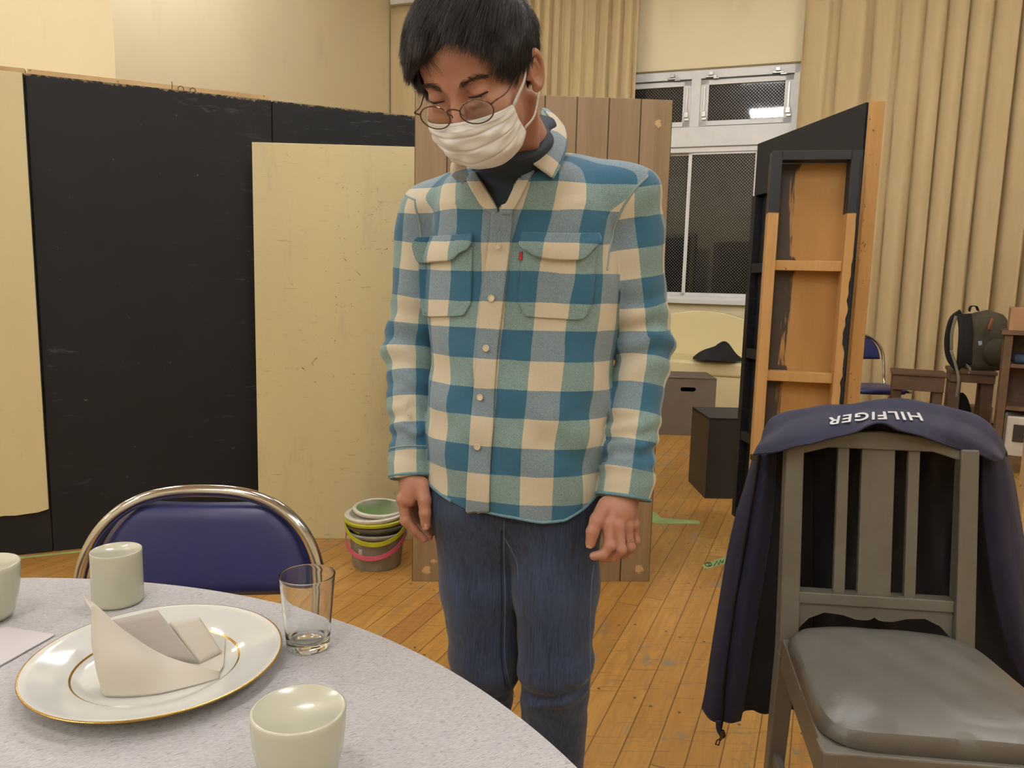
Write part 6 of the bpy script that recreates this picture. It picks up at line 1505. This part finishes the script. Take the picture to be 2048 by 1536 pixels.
seamL = np.where(cen_[:, 2] > zL_[0], xx > lim(cen_[:, 2], zL_, xL_), (xx > 0) & (a_ < t_)); seamR = np.where(cen_[:, 2] > zR_[0], xx < lim(cen_[:, 2], zR_, xR_), (xx < 0) & (b2_ < t_))
uvT = full_uv(vs_); uvL = sleeve_uv(vs_, SL, EL, CUL, 0.0, 0.0); uvR = sleeve_uv(vs_, SR, ER, CUR, 0.0, 0.0)
# row phase of the sleeves: a blue row starts at pixel y=427 (right in the picture) and y=443 (left)
pL = march(f_shirt, [(1305, 553), (1283, 553)]); pR = march(f_shirt, [(822, 540), (798, 560)])
uL_ = sleeve_uv(pL, SL, EL, CUL, 0, 0); uR_ = sleeve_uv(pR, SR, ER, CUR, 0, 0)
uvL[:, 1] += -uL_[0, 1]+4*PER; uvL[:, 0] += -uL_[1, 0]-PER; uvR[:, 1] += -uR_[0, 1]+4*PER; uvR[:, 0] += -uR_[1, 0]
uv_ = np.where(seamL[:, None, None], uvL[qs_], np.where(seamR[:, None, None], uvR[qs_], uvT[qs_]))
# quads that straddle the back seam keep one side
shirt = np_mesh('shirt', vs_, qs_, M_PLAID, MAN, uv_)
# ---- dark T-shirt
M_TEE = simple('dark_navy_jersey', '25303c', 0.85, var=0.1, bump=0.15, bscale=300)
def f_tee(w):
    d = f_shirt0(w)+0.011; d = smin(d, caps(w, NBASE+np.array([0, 0, -.03]), NTOP, 0.074, 0.0675), 0.02); d = smin(d, caps(w, NBASE+np.array([0.006, .0, -.03]), NBASE+np.array([0.008, -.012, .045]), 0.057, 0.050), 0.012)
    pa, pb = atY(1092, 212, 1.55), atY(975, 318, 1.345); v_ = pa-pb; n = np.cross(LB_, -v_); n /= np.linalg.norm(n); n = n if n[2] > 0 else -n; pl_ = (w-pa) @ n
    d = smax(d, pl_, 0.004); return smax(d, 1.15-w[:, 2], 0.01)
vt, qt = surface_nets(f_tee, (-0.25, 1.28, 1.13), (0.30, 1.70, 1.50), 0.004); np_mesh('undershirt', vt, qt, M_TEE, MAN)
# ---- pieces laid on the shirt: placket, pockets, flaps, buttons
def on_shirt(px_grid, off, f=None):
    R_, C_ = px_grid.shape[:2]; h = march(f_shirt, px_grid.reshape(-1, 2), far=1.46); n = grad(f_shirt, h, 0.006); h = h+n*off; return h.reshape(R_, C_, 3), h
def quadgrid(left, right, nu, nv):
    L = catmull(left, nv); R_ = catmull(right, nv); t = np.linspace(0, 1, nu)[None, :, None]; return L[:, None, :]*(1-t)+R_[:, None, :]*t
def shirt_piece(name, gpx, off, th, uvshift=(0, 0), m=None, uvfun=None, bev=0.0):
    P_, h = on_shirt(gpx, off); uv = full_uv(h) if uvfun is None else uvfun(h); uv = uv+np.array(uvshift)
    o = grid_mesh(name, P_, m or M_PLAID, shirt, uv=uv.reshape(P_.shape[0], P_.shape[1], 2), solid=th, offset=-1); return o
def placket_uv(h):
    s, v = torso_uv(h); return np.stack([np.full(len(s), 0.5*PER), v], -1)       # lies on a cream column
gl_ = quadgrid([(985, 428), (979, 484), (963, 605), (955, 722), (944, 838), (937, 953), (934, 1026)], [(1026, 400), (1022, 484), (1008, 605), (994, 722), (988, 838), (981, 953), (980, 1022)], 12, 120)
shirt_piece('placket', gl_, 0.0026, 0.003, uvfun=placket_uv)
# upper open part of the placket, folded along the V on both sides
gl_ = quadgrid([(1066, 326), (1046, 347), (1027, 386), (1003, 430)], [(1080, 334), (1062, 358), (1045, 392), (1022, 430)], 8, 40); shirt_piece('placket_edge', gl_, 0.0030, 0.004, uvfun=placket_uv)
gl_ = quadgrid([(930, 352), (944, 380), (964, 412), (990, 436)], [(950, 345), (966, 372), (984, 402), (999, 430)], 8, 40); shirt_piece('placket_edge', gl_, 0.0016, 0.003, uvfun=placket_uv)
def pocket(top, bottom_l, bottom_r, name='pocket'): pass
def poly_piece(name, left, right, off, th, nu=30, nv=40, **k):
    L = np.array(left, float); R_ = np.array(right, float)
    def samp(P_, n):
        s = np.r_[0, np.cumsum(np.linalg.norm(np.diff(P_, axis=0), axis=1))]; q = np.linspace(0, s[-1], n); return np.stack([np.interp(q, s, P_[:, i]) for i in range(2)], -1)
    L, R_ = samp(L, nv), samp(R_, nv); t = np.linspace(0, 1, nu)[None, :, None]; return shirt_piece(name, L[:, None]*(1-t)+R_[:, None]*t, off, th, **k)
poly_piece('pocket', [(1046, 495), (1038, 606), (1052, 632), (1070, 634)], [(1192, 495), (1184, 606), (1168, 636), (1150, 639)], 0.0022, 0.0024)
poly_piece('pocket', [(838, 495), (842, 606), (848, 631), (860, 633)], [(946, 495), (944, 606), (930, 630), (912, 632)], 0.0022, 0.0024)
def flap(tl, tr, bot, name='pocket_flap'):
    n = len(bot); nu = 40; B = catmull(bot, nu); T_ = np.array([[tl[0]+(tr[0]-tl[0])*t, tl[1]+(tr[1]-tl[1])*t] for t in np.linspace(0, 1, nu)]); G = np.array([T_*(1-t)+B*t for t in np.linspace(0, 1, 16)]); 
    P_, h = on_shirt(G, 0.0048); nrm = grad(f_shirt, h, .006).reshape(P_.shape); k = np.linspace(0, 1, 16)[:, None, None]; P_ = P_+nrm*0.0055*np.sin(k*math.pi*.6)**1.2
    uv = full_uv(h).reshape(P_.shape[0], P_.shape[1], 2); o = grid_mesh(name, P_, M_PLAID, shirt, uv=uv, solid=0.0032, offset=-1); return o
fl_ = flap((1047, 467), (1195, 468), [(1043, 488), (1047, 498), (1060, 504), (1071, 512), (1082, 515), (1116, 519), (1150, 520), (1163, 518), (1173, 508), (1186, 493), (1195, 486)])
fr_ = flap((838, 476), (948, 470), [(834, 494), (838, 510), (844, 524), (856, 528), (882, 524), (904, 523), (916, 517), (924, 507), (940, 498), (949, 484)])
M_BTN = simple('bone_button', 'd8cdb4', 0.35, var=0.06); M_BTH = simple('button_hole', '5b5345', 0.8)
def button(x, y, r, off=0.0085):
    off = 0.011 if y == 493 else off
    h = march(f_shirt, [(x, y)]); n = grad(f_shirt, h, .006)[0]; c = h[0]+n*off; t1 = np.cross(n, [0, 0, 1.]); t1 /= np.linalg.norm(t1); t2 = np.cross(n, t1); vs = []; prof = [(0, 0.0016), (r*.55, 0.0014), (r*.66, 0.0022), (r*.92, 0.0022), (r, 0.0012), (r*.95, 0), (0, 0)]; N = 28
    for rr, zz in prof:
        for k in range(N): a = 2*math.pi*k/N; vs.append(c+(t1*math.cos(a)+t2*math.sin(a))*rr+n*zz)
    fs = [(i*N+k, i*N+(k+1) % N, (i+1)*N+(k+1) % N, (i+1)*N+k) for i in range(len(prof)-1) for k in range(N)]
    bb = MB(); bb.add(vs, fs); o = bb.build('button', M_BTN, shirt, smooth=True, angle=35)
for x, y in ((999, 493), (986, 597), (975, 696), (964, 793), (958, 891)): button(x, y, 0.0062)
button(970, 400, 0.0058, 0.003); button(932, 350, 0.0052, 0.006)
# red tab on the pocket edge with small white lettering
M_RED = simple('red_tab', 'a8283a', 0.6); G = quadgrid([(1041, 504), (1040, 512), (1040, 521)], [(1047, 504), (1047, 512), (1046, 521)], 5, 8); shirt_piece('brand_tab', G, 0.0052, 0.0008, m=M_RED)
v, f = text_mesh("Levi's", 1.0, 0.02, 1.0); v2 = v.copy(); xm, ym = (v[:, 0].min()+v[:, 0].max())/2, (v[:, 1].min()+v[:, 1].max())/2; L0 = v[:, 0].max()-v[:, 0].min()
pp = [(1043.5+(p[1]-ym)*5.2, 512.5+(-(p[0]-xm))/L0*13.5) for p in v]; h = march(f_shirt, pp); n = grad(f_shirt, h, .006); o = link_mesh('tab_lettering', h+n*0.0058, f, M_WHT, shirt)
# seams: armhole, pocket stitching drawn as thin raised cords
def cord(pts, r, name, off=0.001, m=None, n=60):
    C = catmull(pts, n); h = march(f_shirt, C); nn = grad(f_shirt, h, .006); bb = MB(); bb.tube(h+nn*off, r, 6); return bb.build(name, m or M_SEAM, shirt, smooth=True)
M_SEAM = simple('seam_thread', '8fa3a3', 0.9)
def arm_seam(Z, X):
    pts = []
    for z in np.linspace(Z[0], Z[-1]+.004, 40):
        x = lim(z, Z, X); p0 = np.array([TCX[0], TCX[1], z])+LB_*x+FB*0.30; d = 0.0
        for _ in range(60): d = min(d+float(f_shirt((p0-FB*d)[None])[0])*0.8, 0.45)
        if d > 0.44: continue
        pts.append(p0-FB*d)
    return pts
for Z, X in ((zL_, xL_), (zR_, xR_)): bb = MB(); bb.tube(arm_seam(Z, X), 0.0022, 8); bb.build('armhole_seam', M_SEAM, shirt, smooth=True)
M_TRIM = simple('hem_trim', '668c9a', 0.9, var=0.2, scale=60, bump=0.3, bscale=300)
def ring_cord(C, E, tt, r, name, m):
    ax = (C-E)/np.linalg.norm(C-E); a = np.cross(ax, [0, 1, 0.]); a /= np.linalg.norm(a); b_ = np.cross(ax, a); c0 = C+ax*tt; pts = []
    for an in np.linspace(0, 2*math.pi, 60, endpoint=False):
        dr = a*math.cos(an)+b_*math.sin(an); d = 0.09
        for _ in range(50): d = max(d-float(min(f_sleeves((c0+dr*d)[None])[0][0], f_sleeves((c0+dr*d)[None])[1][0]))*0.8, 0.02)
        pts.append(c0+dr*d)
    bb = MB(); bb.tube(pts, r, 8, closed=True); return bb.build(name, m, shirt, smooth=True)
ring_cord(CUL, EL, -0.0045, 0.0030, 'cuff_edge', M_TRIM); ring_cord(CUR, ER, -0.0045, 0.0028, 'cuff_edge', M_TRIM)
ring_cord(CUL, EL, -0.058, 0.0016, 'cuff_seam', M_SEAM); ring_cord(CUR, ER, -0.058, 0.0015, 'cuff_seam', M_SEAM)
pts = []
for x in np.linspace(-0.168, 0.172, 70):
    if -0.092 < x < -0.045: continue
    z = float(np.interp(x, hemx, hemz))+0.0035; p0 = np.array([TCX[0], TCX[1], z])+LB_*x+FB*0.30; d = 0.0
    for _ in range(60): d = min(d+float(f_shirt((p0-FB*d)[None])[0])*0.8, 0.45)
    if d < 0.44: pts.append((x, p0-FB*d))
for part in ([q for x, q in pts if x < -0.07], [q for x, q in pts if x > -0.07]):
    if len(part) > 2: bb = MB(); bb.tube(part, 0.0028, 8); bb.build('hem_edge', M_TRIM, shirt, smooth=True)
# ---- collar
def cpt(p):
    if p[2] > 1: return atY(*p)
    h = march(f_shirt, [p[:2]]); return h[0]+grad(f_shirt, h, .01)[0]*p[2]
def coll(name, rows, nu, nv, uvf, th=0.004):
    P_ = patch([[cpt(p) for p in r] for r in rows], nu, nv); U, V = np.meshgrid(np.linspace(0, 1, nu), np.linspace(0, 1, nv)); return grid_mesh(name, P_, M_PLAID, shirt, uv=uvf(U, V), solid=th, offset=0)
# right-hand leaf (picture right): rows run from the fold line outwards, columns from the nape to the point
coll('collar', [[(1084, 218, 1.555), (1098, 232, 1.510), (1092, 262, 1.450), (1077, 290, 1.400), (1056, 320, 1.365)],
                [(1097, 221, 1.560), (1114, 240, 1.515), (1112, 275, 1.430), (1097, 308, 1.378), (1078, 336, 1.356)],
                [(1106, 232, 1.562), (1128, 255, 1.520), (1133, 290, 1.430), (1122, 330, 1.376), (1108, 357, 1.352)]], 50, 20, lambda U, V: np.stack([0.010+0.046*V, 2.75*PER+U*2.55*PER], -1))
coll('collar', [[(946, 318, 1.375), (936, 326, 1.370), (932, 336, 1.366), (936, 350, 1.362)],
                [(924, 312, 1.375), (912, 325, 1.358), (912, 345, 1.350), (930, 362, 1.350)],
                [(912, 316, 1.390), (903, 332, 1.372), (906, 352, 1.360), (926, 367, 1.358)]], 40, 16, lambda U, V: np.stack([0.020+0.03*V, 1.2*PER+U*1.2*PER], -1))
coll('collar_stand', [[(1082, 222, 1.550), (1086, 245, 1.500), (1074, 278, 1.440), (1056, 312, 1.395)], [(1090, 216, 1.560), (1100, 240, 1.515), (1090, 270, 1.455), (1066, 318, 1.388)]], 40, 8, lambda U, V: np.stack([-0.03+0.02*V, 3.0*PER+U*0.9*PER], -1), 0.003)
# ---- jeans
def m_denim():
    g = NT('blue_denim'); c = g.coord(); s = g.noise(g.scale(c, (260, 260, 14)), 1, 3, 0.65); s2 = g.noise(g.scale(c, (90, 90, 5)), 1, 3, 0.6); n = g.noise(c, 6, 3, 0.5)
    col = g.mix(g.step(s, 0.35, 0.65), lin('1d2842'), lin('324360')); col = g.mix(g.step(s2, 0.4, 0.7, 0, 0.35), col, lin('3b4d6c')); col = g.mix(g.step(n, 0.5, 0.72, 0, 0.35), col, lin('455a7a'))
    g.bump(g.math('ADD', s, g.math('MULTIPLY', g.noise(c, 18, 3, 0.5), 1.5)), 0.25, 0.003); m = g.out(col, 0.85); g.b.inputs['Sheen Weight'].default_value = 0.15; return m
M_DEN = m_denim()
def f_jeans(w):
    d = ellip(w, (LT['hipR']+LT['hipL'])/2+np.array([0, 0.005, 0.03]), (0.166, 0.100, 0.15))
    legs = []
    for s, sd in (('R', 0.4), ('L', 1.3)):
        H_, K_, A_ = LT['hip'+s], LT['knee'+s], LT['ank'+s]; l = chain(w, [H_, H_*0.5+K_*0.5, K_, A_], [0.090, 0.082, 0.070, 0.060], 0.02)
        z = w[:, 2]-K_[2]; x = w[:, 0]-K_[0]; yb = w[:, 1]-K_[1]
        l = l-0.0045*np.exp(-((z+0.055-0.3*x*(1 if s == 'L' else -1))/0.010)**2)*np.clip(-yb*30, -1, 1)+0.004*np.exp(-((z+0.035-0.25*x)/0.010)**2)*np.clip(-yb*30, 0, 1)
        l = l-0.0022*np.sin(z*85+18*x+sd*4+2*np.sin(40*x))*np.exp(-((z+0.03)/0.10)**2)-0.0015*np.sin(60*w[:, 0]+14*w[:, 2]+sd)
        l = smax(l, 0.06-w[:, 2], 0.004); legs.append(l)
    lg = smin(legs[0], legs[1], 0.006); k = np.interp(w[:, 2], [.62, .72], [.03, .06]); d = smin(d, lg, k); return smax(d, w[:, 2]-0.92, 0.01)
vj, qj = surface_nets(f_jeans, (-0.22, 1.26, 0.04), (0.28, 1.70, 0.95), 0.004); jeans = np_mesh('jeans', vj, qj, M_DEN, MAN)
M_THR = simple('denim_seam', '5e7088', 0.9); M_THD = simple('denim_dark_seam', '1b2438', 0.9)
def jcord(pts, r, name, m, off=0.0004):
    C = catmull(pts, 90); h = march(f_jeans, C, it=120, fac=0.6); nn = grad(f_jeans, h, .005); bb = MB(); bb.tube(h+nn*off, r, 6); return bb.build(name, m, jeans, smooth=True)
jcord([(1008, 1040), (1008, 1110), (1010, 1200), (1009, 1300), (1014, 1345), (1030, 1395)], 0.0010, 'inseam', M_THR); jcord([(1003, 1060), (1002, 1130), (1003, 1220), (1002, 1310), (1010, 1370)], 0.0014, 'inseam', M_THD)
jcord([(1008, 1075), (1020, 1095), (1034, 1125), (1037, 1160)], 0.0010, 'fly_seam', M_THR); jcord([(1187, 1130), (1182, 1180), (1180, 1260), (1181, 1340)], 0.0010, 'side_seam', M_THR)
# ---- shoes
M_SHOE = simple('black_leather_shoe', '1d1b1a', 0.4)
for s in 'RL':
    an = LT['ank'+s]
    def f_sh(w, an=an):
        d = chain(w, [an+np.array([0, 0, -.03]), an+FB*0.06+np.array([0, 0, -.052]), an+FB*0.15+np.array([0, 0, -.058])], [0.046, 0.040, 0.034], 0.03); d = smin(d, sphere(w, an-FB*0.02+np.array([0, 0, -.045]), 0.042), 0.03); return smax(d, 0.001-w[:, 2], 0.004)
    c_ = an+FB*0.07; v3, q3 = surface_nets(f_sh, c_+np.array([-.14, -.16, -.1]), c_+np.array([.14, .18, .06]), 0.004); np_mesh('shoe', v3, q3, M_SHOE, MAN)
